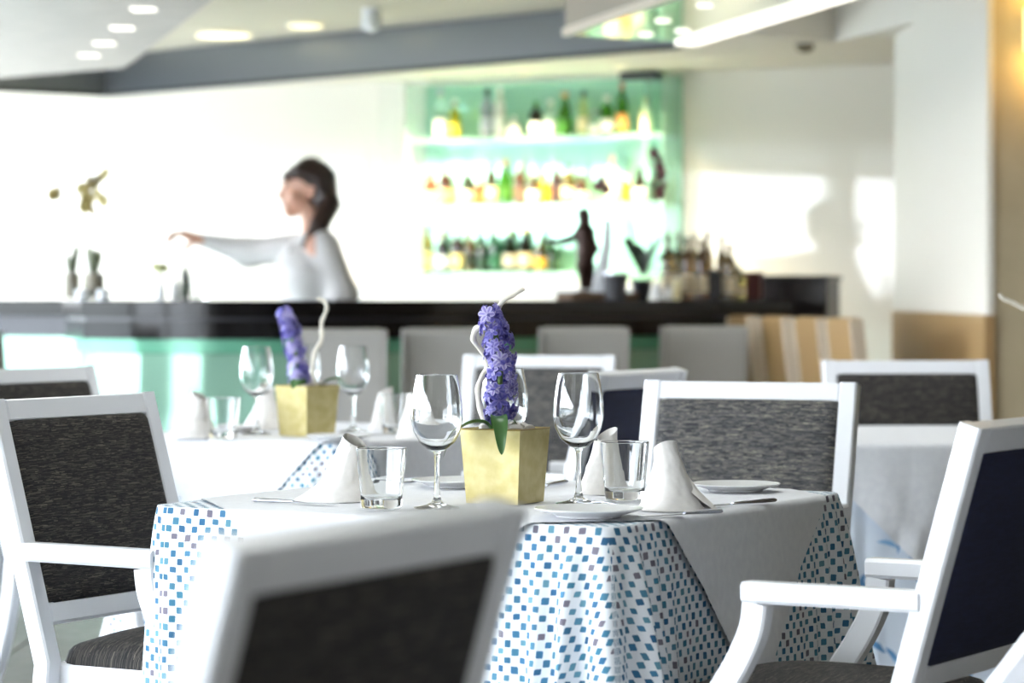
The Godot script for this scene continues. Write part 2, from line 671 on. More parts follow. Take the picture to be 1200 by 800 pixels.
	M.vase_glass.metallic_specular = 0.25
	M.dark_grey = mat(Color(0.25, 0.25, 0.27), 0.5)
	M.charcoal = mat(Color(0.15, 0.15, 0.18), 0.3)
	M.orchid_red = mat(Color(0.42, 0.15, 0.20), 0.5)
	M.orchid_cream = mat(Color(0.90, 0.86, 0.66), 0.5)
	M.dark_leaf = mat(Color(0.12, 0.18, 0.10), 0.35)
	M.olive_leaf = mat(Color(0.30, 0.34, 0.14), 0.45)
	M.taupe = mat(Color(0.46, 0.42, 0.34), 0.6)
	M.white_gloss = mat(Color(0.88, 0.89, 0.90), 0.2)
	M.cabinet = textured(mat(Color.WHITE, 0.3), grain_image(Color(0.07, 0.045, 0.045), Color(0.12, 0.07, 0.065), 21, 0.03, 6.0), 2.0)
	M.cabinet.uv1_triplanar = true
	M.box_red = mat(Color(0.30, 0.12, 0.11), 0.45)
	M.downlight = glow(Color(1.0, 0.95, 0.74), 0.16)
	M.downlight_white = glow(Color(1.0, 0.98, 0.92), 0.10)
	M.sconce = glow(Color(1.0, 0.88, 0.55), 0.14)


# ---------------------------------------------------------------- scene
func _ready() -> void:
	rng.seed = 7
	# camera: a level view with a shifted lens, focused on the near table
	var lens := CameraAttributesPhysical.new()
	lens.frustum_near = 0.1
	lens.frustum_far = 2000.0
	lens.frustum_focal_length = 99.0
	lens.frustum_focus_distance = 5.15
	lens.exposure_aperture = 3.7
	var cam := Camera3D.new()
	cam.name = "camera"
	add_child(cam)
	cam.attributes = lens
	cam.position = Vector3(0, EYE, 0)
	cam.near = 0.1
	cam.far = 2000.0
	cam.set_frustum(2.0 * 400.0 / FOCAL * 0.1, Vector2(0, -55.0 / FOCAL * 0.1), 0.1, 2000.0)
	cam.current = true
	# sky: bright thin overcast over the sea
	var sky := ProceduralSkyMaterial.new()
	sky.sky_top_color = Color(0.87, 0.93, 1.0)
	sky.sky_horizon_color = Color(0.97, 0.985, 1.0)
	sky.ground_horizon_color = Color(0.72, 0.76, 0.80)
	sky.ground_bottom_color = Color(0.60, 0.63, 0.66)
	sky.sun_angle_max = 1.0
	var env := Environment.new()
	env.background_mode = Environment.BG_SKY
	env.sky = Sky.new()
	env.sky.sky_material = sky
	env.background_energy_multiplier = 1.0
	env.tonemap_mode = Environment.TONE_MAPPER_LINEAR
	env.tonemap_exposure = 19.0
	env.sdfgi_enabled = true
	env.ssao_enabled = true
	env.ssil_enabled = true
	var around := WorldEnvironment.new()
	around.name = "surroundings"
	around.environment = env
	add_child(around)

	materials()
	room()
	ceilings()
	bar_and_wall()
	tables_and_chairs()
	table_settings()
	bar_things()
	bottles()
	bartender()


# ---------------------------------------------------------------- the room
const WALL_AT := Vector2(0.97, 16.0)
const WALL_ALONG := Vector2(0.896, -0.444)
const WALL_OUT := Vector2(-0.444, -0.896)
const WINDOW_SIDE := -4.7
const FAR_SIDE := 7.0
const REAR := -10.08
const PANEL_POWER := 0.07


func wall_point(s: float, out: float) -> Vector2:
	return WALL_AT + WALL_ALONG * s + WALL_OUT * out


func room() -> void:
	var floor_slab := structure("floor", Shape.new().prism([Vector2(WINDOW_SIDE, REAR), Vector2(FAR_SIDE + 0.2, REAR), Vector2(FAR_SIDE + 0.2, 19.6), Vector2(WINDOW_SIDE, 19.6)], -0.25, -0.006), M.grout, "grey stone tiled restaurant floor")
	var tile := Shape.new().box(Vector3(0.594, 0.012, 0.594), Vector3.ZERO, 0.002).done()
	for i in 16:
		for j in 18:
			var spot := Vector2(-4.88 + 0.6 * i, 2.3 + 0.6 * j)
			if spot.x > 1.7 and spot.y > 10.7:
				continue
			part("tile", tile, M.tile[rng.randi() % 4], floor_slab, xd(spot.x, spot.y, -0.0055))
	# the far wall: one long sheet of glossy white glass set askew behind the bar
	var a := wall_point(-6.9, 0.0)
	var b := wall_point(6.8, 0.0)
	structure("wall_back", Shape.new().prism([a, b, b - WALL_OUT * 0.2, a - WALL_OUT * 0.2], 0.0, 2.63), M.wall_gloss, "glossy white glass wall behind the bar")
	# the wall that carries the sconce: a thick block whose end shows beside the bar
	structure("wall_side", Shape.new().prism([Vector2(1.9, 11.1), Vector2(FAR_SIDE, 11.1), Vector2(FAR_SIDE, 14.2), Vector2(2.4, 14.4), Vector2(1.9, 13.78)], 0.0, 2.63), M.beige, "thick beige wall block beside the bar")
	structure("trim_1", Shape.new().prism([Vector2(1.872, 11.09), Vector2(1.899, 11.09), Vector2(1.899, 13.78), Vector2(1.872, 13.78)], 1.05, 2.63), M.plaster, "white panel facing the windows on the thick wall")
	structure("trim_2", Shape.new().prism([Vector2(1.86, 11.08), Vector2(1.899, 11.08), Vector2(1.899, 13.79), Vector2(1.86, 13.79)], 0.0, 1.049), M.tan_leather, "tan wooden wainscot on the thick wall")
	structure("wall_right", Shape.new().prism([Vector2(FAR_SIDE, REAR), Vector2(FAR_SIDE + 0.2, REAR), Vector2(FAR_SIDE + 0.2, 14.3), Vector2(FAR_SIDE, 14.3)], 0.0, 2.63), M.wood_wall, "brown wall opposite the windows")
	structure("wall_rear", Shape.new().prism([Vector2(WINDOW_SIDE, REAR), Vector2(FAR_SIDE + 0.2, REAR), Vector2(FAR_SIDE + 0.2, REAR + 0.2), Vector2(WINDOW_SIDE, REAR + 0.2)], 0.0, 2.63), M.wood_wall, "plain brown wall behind the tables")
	# the window side: low sill, lintel, piers and a run of tall windows
	structure("wall_left", Shape.new().prism([Vector2(WINDOW_SIDE - 0.25, REAR), Vector2(WINDOW_SIDE, REAR), Vector2(WINDOW_SIDE, 19.4), Vector2(WINDOW_SIDE - 0.25, 19.4)], 2.2, 2.63), M.plaster, "white lintel above the tall windows")
	structure("baseboard_left", Shape.new().prism([Vector2(WINDOW_SIDE - 0.25, REAR), Vector2(WINDOW_SIDE, REAR), Vector2(WINDOW_SIDE, 19.4), Vector2(WINDOW_SIDE - 0.25, 19.4)], 0.0, 0.12), M.plaster, "white sill under the tall windows")
	var pier := REAR
	var n := 0
	for width in [2.4, 2.4, 0.1, 0.1, 0.1, 0.1, 0.1, 0.12, 0.14, 0.1, 0.28, 0.1, 0.3]:
		var shape := Shape.new().prism([Vector2(WINDOW_SIDE - 0.25, pier), Vector2(WINDOW_SIDE, pier), Vector2(WINDOW_SIDE, pier + width), Vector2(WINDOW_SIDE - 0.25, pier + width)], 0.12, 2.2)
		structure("trim_%d" % (n + 3), shape, M.plaster, "white pier beside the tall windows")
		n += 1
		if n <= 12 and width < 1.0:
			var from: float = pier + width
			var to: float = pier + 2.4
			tall_window(n, xd(WINDOW_SIDE - 0.12, (from + to) / 2.0, 0.12), to - from, 2.08, PI / 2)
		pier += 2.4
	# outside: the terrace, the sea and a low far coast
	structure("terrace", Shape.new().prism([Vector2(-9.5, -14), Vector2(WINDOW_SIDE - 0.27, -14), Vector2(WINDOW_SIDE - 0.27, 24), Vector2(-9.5, 24)], -0.3, -0.05), M.plaster, "pale terrace outside the windows")
	structure("sea", Shape.new().prism([Vector2(-900, -900), Vector2(900, -900), Vector2(900, 800), Vector2(-900, 800)], -9.0, -8.0), M.outside, "pale hazy sea outside")
	var ridge := []
	for i in 60:
		ridge.append(Vector2(-700.0 + 3.0 * sin(i * 1.7), -700.0 + i * 25.0))
	var coast := []
	for row in 3:
		var line := PackedVector3Array()
		for i in ridge.size():
			var y: float = [-8.0, 9.0 + 2.5 * sin(i * 0.7) + 2.0 * sin(i * 0.31), -8.0][row]
			line.append(Vector3(ridge[i].x - 60.0 * row, y, -ridge[i].y))
		coast.append(line)
	structure("hills", Shape.new().sheet(coast), M.hills, "low hazy hills across the water")


func tall_window(n: int, where: Vector3, w: float, h: float, turn: float) -> void:
	var window := Node3D.new()
	window.name = "window_%d" % n
	window.set_meta("kind", "structure")
	window.set_meta("label", "tall window with a pale metal frame facing the sea")
	add_child(window)
	window.position = where
	window.rotation.y = turn
	for side in [-1.0, 1.0]:
		part("window_frame", Shape.new().box(Vector3(0.04, h, 0.06), Vector3(side * (w / 2 - 0.02), h / 2, 0)), M.window_frame, window)
	for y in [0.02, h - 0.02]:
		part("window_frame", Shape.new().box(Vector3(w - 0.08, 0.04, 0.06), Vector3(0, y, 0)), M.window_frame, window)
	var sheet := QuadMesh.new()
	sheet.size = Vector2(w - 0.08, h - 0.08)
	part("pane", sheet, M.window_glass, window, Vector3(0, h / 2, 0))


func lamp_disc(px: float, py: float, height: float, radius: float, label: String, called: String, energy := 0.14) -> void:
	var p := on(px, py, height)
	var t := thing(called, label, "light", p)
	part("rim", Shape.new().lathe([Vector2(radius, 0.0), Vector2(radius + 0.012, -0.004), Vector2(radius + 0.012, -0.010), Vector2(radius, -0.012)], 24), M.white_gloss, t)
	part("lamp_lens", Shape.new().lathe([Vector2(0.0, -0.008), Vector2(radius, -0.008), Vector2(radius, -0.001), Vector2(0.0, -0.001)], 24, Vector3.ZERO, 1.0), M.downlight, t)
	var l := SpotLight3D.new()
	l.name = "beam"
	t.add_child(l)
	l.position = Vector3(0, -0.02, 0)
	l.rotation.x = -PI / 2
	l.light_energy = energy
	l.light_color = Color(1.0, 0.93, 0.76)
	l.light_size = radius
	l.spot_angle = 55.0
	l.spot_range = 12.0
	l.spot_attenuation = 2.0
	l.shadow_enabled = true


func ceilings() -> void:
	# recessed panels above the tables
	var above := ["near dotted table", "middle dotted table", "leaf print table", "open floor"]
	var spots := [Vector2(-0.1, 5.2), Vector2(-0.6, 7.7), Vector2(1.2, 7.6), Vector2(0.75, 1.1)]
	for i in 4:
		var t := thing("ceiling_panel_light", "square recessed panel light above the " + above[i], "light", xd(spots[i].x, spots[i].y, 2.629))
		part("frame", Shape.new().box(Vector3(0.62, 0.012, 0.62), Vector3(0, -0.006, 0), 0.003), M.white_gloss, t)
		part("lamp_lens", Shape.new().box(Vector3(0.56, 0.004, 0.56), Vector3(0, -0.014, 0), 0.001), M.downlight_white, t)
		var l := AreaLight3D.new()
		l.name = "panel_glow"
		t.add_child(l)
		l.position = Vector3(0, -0.02, 0)
		l.rotation.x = -PI / 2
		l.area_size = Vector2(0.56, 0.56)
		l.light_energy = PANEL_POWER * (1.5 if i == 3 else 1.0)
		l.light_color = Color(0.96, 0.98, 1.0)
		l.area_range = 14.0
		l.area_attenuation = 2.0
		l.shadow_enabled = true
	structure("ceiling", Shape.new().prism([Vector2(WINDOW_SIDE - 0.25, REAR), Vector2(FAR_SIDE + 0.2, REAR), Vector2(FAR_SIDE + 0.2, 19.6), Vector2(WINDOW_SIDE - 0.25, 19.6)], 2.63, 2.8), M.ceiling, "pale flat ceiling")
	# lowered ceiling along the far wall with a dark metal face
	var edge := [Vector2(-5.2, 15.8), Vector2(-2.55, 17.7), Vector2(0.863, 14.24), Vector2(1.06, 13.59), Vector2(1.61, 14.1), Vector2(1.9, 12.9)]
	structure("ceiling_lowered", Shape.new().prism(edge + [Vector2(1.9, 13.79), Vector2(2.39, 14.41), wall_point(1.85, 0.0), wall_point(-6.85, 0.0)], 2.395, 2.629), M.plaster, "lowered white ceiling over the back wall")
	for i in 2:
		var p: Vector2 = edge[i]
		var q: Vector2 = edge[i + 1]
		var e := (q - p).normalized()
		var out := Vector2(e.y, -e.x)
		structure("trim_%d" % (20 + i), Shape.new().prism([p, q, q + out * 0.02, p + out * 0.02], 2.385, 2.628), M.bulkhead, "dark grey metal fascia of the lowered ceiling")
		structure("trim_%d" % (23 + i), Shape.new().prism([p + out * 0.005, q + out * 0.005, q + out * 0.032, p + out * 0.032], 2.37, 2.392), M.charcoal, "dark lower lip of the metal fascia")
	# canopy over the window end of the bar
	var canopy := thing("bar_canopy", "hanging grey streaked canopy with square lights over the bar", "canopy", xd(-2.5, 11.0, 2.2))
	var shift := Vector2(2.5, -11.0)
	var outline := []
	for p in [Vector2(-1.83, 13.3), Vector2(-1.08, 10.2), Vector2(-0.6, 8.2), Vector2(-4.3, 8.2), Vector2(-4.3, 15.5)]:
		outline.append(p + shift)
	part("panel", Shape.new().prism(outline, 0.0, 0.06), M.soffit, canopy)
	var rim: PackedVector2Array = Geometry2D.offset_polygon(PackedVector2Array(outline), 0.03)[0]
	part("rim", Shape.new().prism(Array(rim), 0.02, 0.10), M.tan_pale, canopy)
	part("hanger", Shape.new().box(Vector3(1.6, 0.32, 4.0), Vector3(-1.0, 0.27, -0.6)), M.ceiling, canopy)
	for s in [[168, 10], [143, 32], [122, 50], [104, 64]]:
		var p := on(s[0], s[1], 2.2) - canopy.position
		var lit := part("lamp_lens", Shape.new().box(Vector3(0.09, 0.01, 0.09), p + Vector3(0, -0.003, 0), 0.002), M.downlight_white, canopy)
		lit.set_meta("label", "small square lit lens")
	# canopy at the other end: mirrored green glass underside, brown side, bright edge strip
	var second := thing("glass_canopy", "hanging canopy with green mirrored underside and brown side", "canopy", xd(0.9, 10.0, 2.2))
	shift = Vector2(-0.9, -10.0)
	var low := []
	for p in [Vector2(0.22, 11.6), Vector2(0.74, 11.95), Vector2(1.66, 8.0), Vector2(1.12, 8.0)]:
		low.append(p + shift)
	part("mirror_panel", Shape.new().prism(low, 0.0, 0.02), M.soffit_glass, second)
	part("side_panel", Shape.new().prism(low, 0.021, 0.42), M.soffit_side, second)
	part("trim_strip", Shape.new().bar([Vector3(low[0].x, 0.01, -low[0].y), Vector3(low[3].x, 0.01, -low[3].y)], 0.03, 0.035, Vector3.RIGHT), M.tan_pale, second)
	part("lamp_strip", Shape.new().bar([Vector3(low[1].x, 0.0, -low[1].y), Vector3(low[2].x, 0.0, -low[2].y)], 0.10, 0.03, Vector3.RIGHT), M.downlight_white, second)
	for s in [[757, 40], [777, 24], [800, 36], [826, 6]]:
		var p := on(s[0], s[1], 2.2) - second.position
		part("lamp_lens", Shape.new().lathe([Vector2(0.0, -0.006), Vector2(0.03, -0.006), Vector2(0.03, 0.002)], 16, p), M.downlight_white, second)
	# lights in the ceilings
	lamp_disc(358, 29, 2.628, 0.10, "round warm downlight in the ceiling before the dark fascia", "downlight")
	lamp_disc(262, 40, 2.628, 0.16, "wide pale round downlight in the ceiling beside the streaked canopy", "downlight")
	for s in [-1.4, -0.8, -0.2]:
		var p := wall_point(s, 0.45)
		var d := p.y
		lamp_disc(600.0 + p.x / d * FOCAL, HORIZON - (2.394 - EYE) * FOCAL / d, 2.394, 0.04, "tiny warm downlight over the " + {-1.4: "window end", -0.8: "middle", -0.2: "inner end"}[s] + " of the glass bottle shelves", "shelf_downlight", 0.45)
	var spot := thing("ceiling_spot", "small white round spotlight fitting on the ceiling before the fascia", "spotlight", on(435, 10, 2.628))
	part("base", Shape.new().lathe([Vector2(0.0, 0.0), Vector2(0.05, 0.0), Vector2(0.045, -0.03), Vector2(0.0, -0.035)], 20, Vector3.ZERO, -1.0), M.white_gloss, spot)
	part("head", Shape.new().lathe([Vector2(0.0, -0.02), Vector2(0.045, -0.03), Vector2(0.055, -0.07), Vector2(0.045, -0.11), Vector2(0.0, -0.125)], 20, Vector3.ZERO, -1.0), M.white_gloss, spot)
	var sensor := thing("smoke_detector", "small grey smoke detector under the lowered ceiling", "detector", on(943, 52, 2.394))
	part("body", Shape.new().lathe([Vector2(0.0, 0.0), Vector2(0.05, 0.0), Vector2(0.045, -0.025), Vector2(0.02, -0.04), Vector2(0.0, -0.04)], 20, Vector3.ZERO, -1.0), M.taupe, sensor)
	var sconce := thing("wall_sconce", "lit warm box sconce on the thick beige wall", "wall lamp", xd(2.10, 11.095, 2.08))
	part("backplate", Shape.new().box(Vector3(0.16, 0.16, 0.02), Vector3(0, 0.09, 0.01)), M.white_gloss, sconce)
	part("lamp_shade", Shape.new().box(Vector3(0.18, 0.18, 0.12), Vector3(0.0, 0.09, 0.08), 0.01), M.sconce, sconce)
	for y in [0.22, -0.04]:
		var l := OmniLight3D.new()
		l.name = "sconce_light"
		sconce.add_child(l, true)
		l.position = Vector3(0, y, 0.10)
		l.light_color = Color(1.0, 0.82, 0.45)
		l.light_energy = 0.004
		l.light_size = 0.08
		l.omni_range = 10.0
		l.omni_attenuation = 2.0
		l.shadow_enabled = true


# ---------------------------------------------------------------- the bar and the shelves behind it
func rounded_end(outline: Array, radius: float) -> Array:
	var grown: PackedVector2Array = Geometry2D.offset_polygon(PackedVector2Array(outline), radius, Geometry2D.JOIN_ROUND)[0]
	return Array(grown)


func bar_and_wall() -> void:
	var bar := thing("bar_counter", "long black glossy bar counter with a lit green glass front", "bar counter", xd(0.0, 12.4))
	var core := []
	for p in [Vector2(-1.66, 12.12), Vector2(-1.48, 12.01), Vector2(-1.28, 11.96), Vector2(-1.08, 11.96), Vector2(-0.88, 12.02), Vector2(-0.66, 12.13), Vector2(-0.35, 12.35), Vector2(1.14, 13.52), Vector2(1.02, 13.62), Vector2(-0.3, 12.80), Vector2(-0.9, 12.42), Vector2(-1.62, 12.26)]:
		core.append(p + Vector2(0, -12.4))
	var top := rounded_end(core, 0.30)
	part("counter_top", Shape.new().prism(top, 1.035, 1.105), M.bar_black, bar)
	part("groove", Shape.new().prism(rounded_end(core, 0.272), 1.02, 1.036), M.charcoal, bar)
	part("fascia", Shape.new().prism(rounded_end(core, 0.285), 0.945, 1.02), M.bar_black, bar)
	part("glass_band", Shape.new().prism(rounded_end(core, 0.24), 0.885, 0.946), M.bar_band, bar)
	part("plinth", Shape.new().prism(rounded_end(core, 0.16), 0.0, 0.08), M.charcoal, bar)
	part("bar_body", Shape.new().prism(rounded_end(core, 0.19), 0.08, 0.90), M.charcoal, bar)
	# the green glass front in upright sheets
	var front := PackedVector2Array(rounded_end(core, 0.215))
	var length := 0.0
	var run := []
	for i in front.size():
		var p := front[i]
		var q := front[(i + 1) % front.size()]
		var steps := maxi(1, int(ceil(p.distance_to(q) / 0.62)))
		for k in steps:
			run.append([p.lerp(q, float(k) / steps), p.lerp(q, (k + 1.0) / steps)])
	var joined := []
	var last: Array = []
	for r in run:
		if last.is_empty():
			last = [r[0], r[1]]
		else:
			last.append(r[1])
		length += r[0].distance_to(r[1])
		if length > 0.45:
			joined.append(last)
			last = []
			length = 0.0
	if last:
		joined.append(last)
	for line in joined:
		var rows := []
		for y in [0.085, 0.882]:
			var row := PackedVector3Array()
			for p in line:
				row.append(Vector3(p.x, y, -p.y))
			rows.append(row)
		part("glass_panel", Shape.new().sheet(rows), M.bar_glass, bar)
	# its return towards the windows
	var wing := thing("bar_return", "far grey wing of the bar counter towards the windows", "bar counter", xd(-2.9, 13.9))
	var wing_core := []
	for p in [Vector2(-2.02, 13.35), Vector2(-4.2, 14.5), Vector2(-4.0, 14.9), Vector2(-1.95, 13.75)]:
		wing_core.append(p + Vector2(2.9, -13.9))
	part("counter_top", Shape.new().prism(wing_core, 1.03, 1.105), M.bar_black, wing)
	part("fascia", Shape.new().prism(Array(Geometry2D.offset_polygon(PackedVector2Array(wing_core), -0.02)[0]), 0.93, 1.03), M.dark_grey, wing)
	part("body", Shape.new().prism(Array(Geometry2D.offset_polygon(PackedVector2Array(wing_core), -0.06)[0]), 0.0, 0.93), M.bar_glass, wing)
	# white cabinets below the shelves
	var back := thing("back_counter", "white glossy cabinet row under the bottle shelves", "cabinet", xd(wall_point(-0.95, 0.16).x, wall_point(-0.95, 0.16).y))
	var along := Basis(Vector3(WALL_ALONG.x, 0, -WALL_ALONG.y), Vector3.UP, Vector3(WALL_OUT.x, 0, -WALL_OUT.y))
	back.basis = along
	part("cabinet_body", Shape.new().box(Vector3(2.6, 1.16, 0.30), Vector3(0, 0.58, 0)), M.white_gloss, back)
	part("worktop", Shape.new().box(Vector3(2.64, 0.03, 0.31), Vector3(0, 1.176, 0.0)), M.white_gloss, back)
	# glass shelves
	var unit := thing("bottle_shelves", "tall green glass shelf unit lit from above on the white wall", "shelf unit", xd(wall_point(-0.825, 0.0).x, wall_point(-0.825, 0.0).y, 1.20))
	unit.basis = along
	part("back_panel", Shape.new().box(Vector3(1.65, 1.15, 0.012), Vector3(0, 0.595, 0.008), 0.002), M.shelf_back, unit)
	for y in [0.05, 0.44, 0.825]:
		part("shelf", Shape.new().box(Vector3(1.62, 0.02, 0.24), Vector3(0, y, 0.14), 0.002), M.shelf_glass, unit)
	for x in [-0.815, 0.715, 0.815]:
		part("side_panel", Shape.new().box(Vector3(0.012, 1.15, 0.26), Vector3(x, 0.595, 0.146), 0.002), M.shelf_glass, unit)
	part("side_panel", Shape.new().box(Vector3(0.01, 1.15, 0.26), Vector3(-1.0, 0.595, 0.146), 0.002), M.window_glass, unit)
	part("top_bracket", Shape.new().box(Vector3(0.22, 0.05, 0.14), Vector3(0.69, 1.155, 0.27), 0.004), M.charcoal, unit)
	# dark sideboard beyond the counter's end
	var board := thing("sideboard", "dark brown wooden sideboard beyond the bar end", "sideboard", xd(1.40, 14.25), -0.3)
	part("cabinet_body", Shape.new().box(Vector3(0.46, 1.16, 0.34), Vector3(0.0, 0.62, 0.0), 0.006), M.cabinet, board)
	part("plinth", Shape.new().box(Vector3(0.42, 0.04, 0.30), Vector3(0.0, 0.02, 0.0)), M.charcoal, board)
	part("top", Shape.new().box(Vector3(0.48, 0.025, 0.36), Vector3(0.0, 1.2125, 0.0), 0.004), M.cabinet, board)
	for x in [-0.115, 0.115]:
		var door := part("door", Shape.new().box(Vector3(0.22, 1.08, 0.014), Vector3(x, 0.62, 0.177), 0.003), M.cabinet, board)
		part("knob", Shape.new().lathe([Vector2(0, 0), Vector2(0.012, 0.004), Vector2(0, 0.012)], 10, Vector3.ZERO), M.steel, door, Vector3(x * 0.2, 0.7, 0.184), Basis(Vector3.RIGHT, PI / 2))
	var chest := thing("wooden_box", "reddish brown wooden box beside the dark sideboard", "box", xd(1.13, 13.70, 1.105), -0.2)
	part("box_body", Shape.new().box(Vector3(0.17, 0.11, 0.14), Vector3(0, 0.055, 0), 0.004), M.box_red, chest)
	part("lid", Shape.new().box(Vector3(0.176, 0.025, 0.146), Vector3(0, 0.1225, 0), 0.004), M.box_red, chest)
	# grey leather stools along the bar
	var notes := ["grey leather bar stool behind the near side of the smaller flowerpot", "grey leather bar stool behind the tall hyacinth", "grey leather bar stool before the bronze figure", "grey leather bar stool before the plants on the bar end"]
	var spots := [[395, 11.5], [522, 11.72], [678, 12.2], [817, 12.6]]
	for i in 4:
		bar_stool(notes[i], xd((spots[i][0] - 600.0) / FOCAL * spots[i][1], spots[i][1]), deg_to_rad(180.0 + 6.0), M.grey_leather, M.grey_leather, "grey stools along the bar")
	bar_stool("pale grey bar stool at the window end of the bar", xd(-2.08, 11.25), deg_to_rad(150.0), M.grey_leather, M.grey_leather, "grey stools along the bar")
	var tan_notes := ["tan leather bar stool touching the bar end", "tan leather bar stool second from the bar end", "tan leather bar stool third from the bar end", "tan leather bar stool fourth from the bar end, beside the wainscot"]
	for i in 4:
		var d := 12.92 - 0.44 * i
		bar_stool(tan_notes[i], xd(([914.0, 955.0, 997.0, 1037.0][i] - 600.0) / FOCAL * d, d), deg_to_rad(106.0), M.tan_leather, M.tan_pale, "tan stools beside the bar end", 1.035)


func bar_stool(label: String, where: Vector3, turn: float, leather: Material, edge: Material, group: String, height := 0.992) -> void:
	var t := thing("bar_stool", label, "bar stool", where, turn, group)
	var b := Basis(Vector3.RIGHT, -0.12)
	var grow := height - 0.992
	var back := part("backrest", saved("stool_back", func(): return Shape.new().box(Vector3(0.37, 0.42, 0.055), Vector3(0, -0.21, 0), 0.016)), leather, t, Vector3(0, 0.992 + grow, -0.185), b)
	part("piping", saved("stool_piping", func(): return Shape.new().box(Vector3(0.016, 0.41, 0.061), Vector3(0.186, -0.21, 0), 0.005)), edge, back)
	if edge != leather:
		back.scale = Vector3(0.70, 1, 1)
	part("piping", saved("stool_piping_2", func(): return Shape.new().box(Vector3(0.016, 0.41, 0.061), Vector3(-0.186, -0.21, 0), 0.005)), edge, back)
	part("seat", saved("stool_seat", func(): return Shape.new().box(Vector3(0.40, 0.09, 0.38), Vector3(0, 0.655, 0.03), 0.025)), leather, t, Vector3(0, grow, 0))
	for x in [-1.0, 1.0]:
		for z in [-1.0, 1.0]:
			part("leg", saved("stool_leg_%d_%d" % [x, z], func(): return Shape.new().bar([Vector3(x * 0.16, 0.62, 0.03 + z * 0.14), Vector3(x * 0.19, 0.0, 0.03 + z * 0.18)], 0.035, 0.035, Vector3.RIGHT, 0.004, 0.75)), M.dark_grey, t)
	part("footrest", saved("stool_foot", func(): return Shape.new().box(Vector3(0.34, 0.025, 0.02), Vector3(0, 0.25, 0.19), 0.004)), M.steel, t)


# ---------------------------------------------------------------- tables, cloths and armchairs
const HALF := 0.475


func tables_and_chairs() -> void:
	dressed_table(xd(-0.008, 5.245), deg_to_rad(-30.0), "near", M.printed, 3, Vector2(HALF, HALF), 0.81, 0.2)
	dressed_table(xd(-0.514, 7.79), deg_to_rad(-30.0), "middle", M.printed, 8, Vector2(0.36, HALF), 0.80, 0.2)
	dressed_table(xd(1.20, 7.66), deg_to_rad(3.0), "far", M.leafy, 12, Vector2(HALF, HALF), 1.02)
	armchair("white armchair with dark tweed tucked in beside the near dotted cloth", Vector2(-0.975, 5.27), -1.0, 60.0, M.tweed, M.tweed)
	armchair("white armchair with navy rear panel at the near table", Vector2(0.711, 4.325), 1.0, 238.0, M.tweed, M.navy)
	armchair("blurred white armchair showing its dark tweed back in front of the near table", Vector2(-0.224, 2.276), 1.0, 242.0, M.tweed, M.tweed)
	armchair("white armchair with mottled grey tweed behind the near table", Vector2(0.328, 6.45), -1.0, -22.0, M.tweed_light, M.tweed)
	armchair("white armchair with dark tweed at the middle table, behind the tucked in armchair", Vector2(-1.176, 7.76), 1.0, 60.0, M.tweed, M.tweed)
	armchair("white armchair with navy rear panel at the middle table", Vector2(0.219, 7.17), 1.0, 240.0, M.tweed, M.navy)
	armchair("white armchair with grey tweed behind the tall hyacinth at the middle table", Vector2(-0.133, 9.17), -1.0, -12.0, M.tweed_light, M.tweed)
	armchair("white armchair with brown grey tweed at the table with leaf print cloth", Vector2(0.945, 8.40), -1.0, 3.0, M.tweed, M.tweed)

	lounge_chair()


# a low upholstered chair whose sloping arm reaches into view behind the navy panel
func lounge_chair() -> void:
	var t := thing("lounge_chair", "low white lounge chair with sloping arms behind the navy panelled armchair", "chair", xd(1.1, 3.7))
	var side := [Vector2(-0.52, 0.4415), Vector2(-0.315, 0.708), Vector2(-0.22, 0.745), Vector2(0.42, 0.745), Vector2(0.42, 0.16), Vector2(-0.48, 0.16)]
	for z in [-0.31, 0.31]:
		var s := Shape.new()
		var points := PackedVector2Array(side)
		var index := Geometry2D.triangulate_polygon(points)
		for k in [-0.04, 0.04]:
			for i in range(0, index.size(), 3):
				var n := Vector3(0, 0, signf(k))
				s.tri(Vector3(points[index[i]].x, points[index[i]].y, k), Vector3(points[index[i + 1]].x, points[index[i + 1]].y, k), Vector3(points[index[i + 2]].x, points[index[i + 2]].y, k), n, n, n)
		for i in points.size():
			var p := points[i]
			var q := points[(i + 1) % points.size()]
			var mid := (p + q) / 2.0 - Vector2(0.0, 0.45)
			s.flat(Vector3(p.x, p.y, -0.04), Vector3(q.x, q.y, -0.04), Vector3(q.x, q.y, 0.04), Vector3(p.x, p.y, 0.04), Vector3(mid.x, mid.y, 0))
		part("armrest", s, M.linen, t, Vector3(0, 0, z))
	part("seat", Shape.new().box(Vector3(0.84, 0.20, 0.52), Vector3(-0.03, 0.32, 0), 0.03), M.linen, t)
	part("backrest", Shape.new().box(Vector3(0.12, 0.50, 0.52), Vector3(0.35, 0.64, 0), 0.03), M.linen, t)
	for x in [-0.4, 0.36]:
		for z in [-0.3, 0.3]:
			part("leg", Shape.new().lathe([Vector2(0, 0), Vector2(0.014, 0), Vector2(0.022, 0.17), Vector2(0, 0.17)], 12, Vector3(x, 0, z)), M.wood_dark, t)


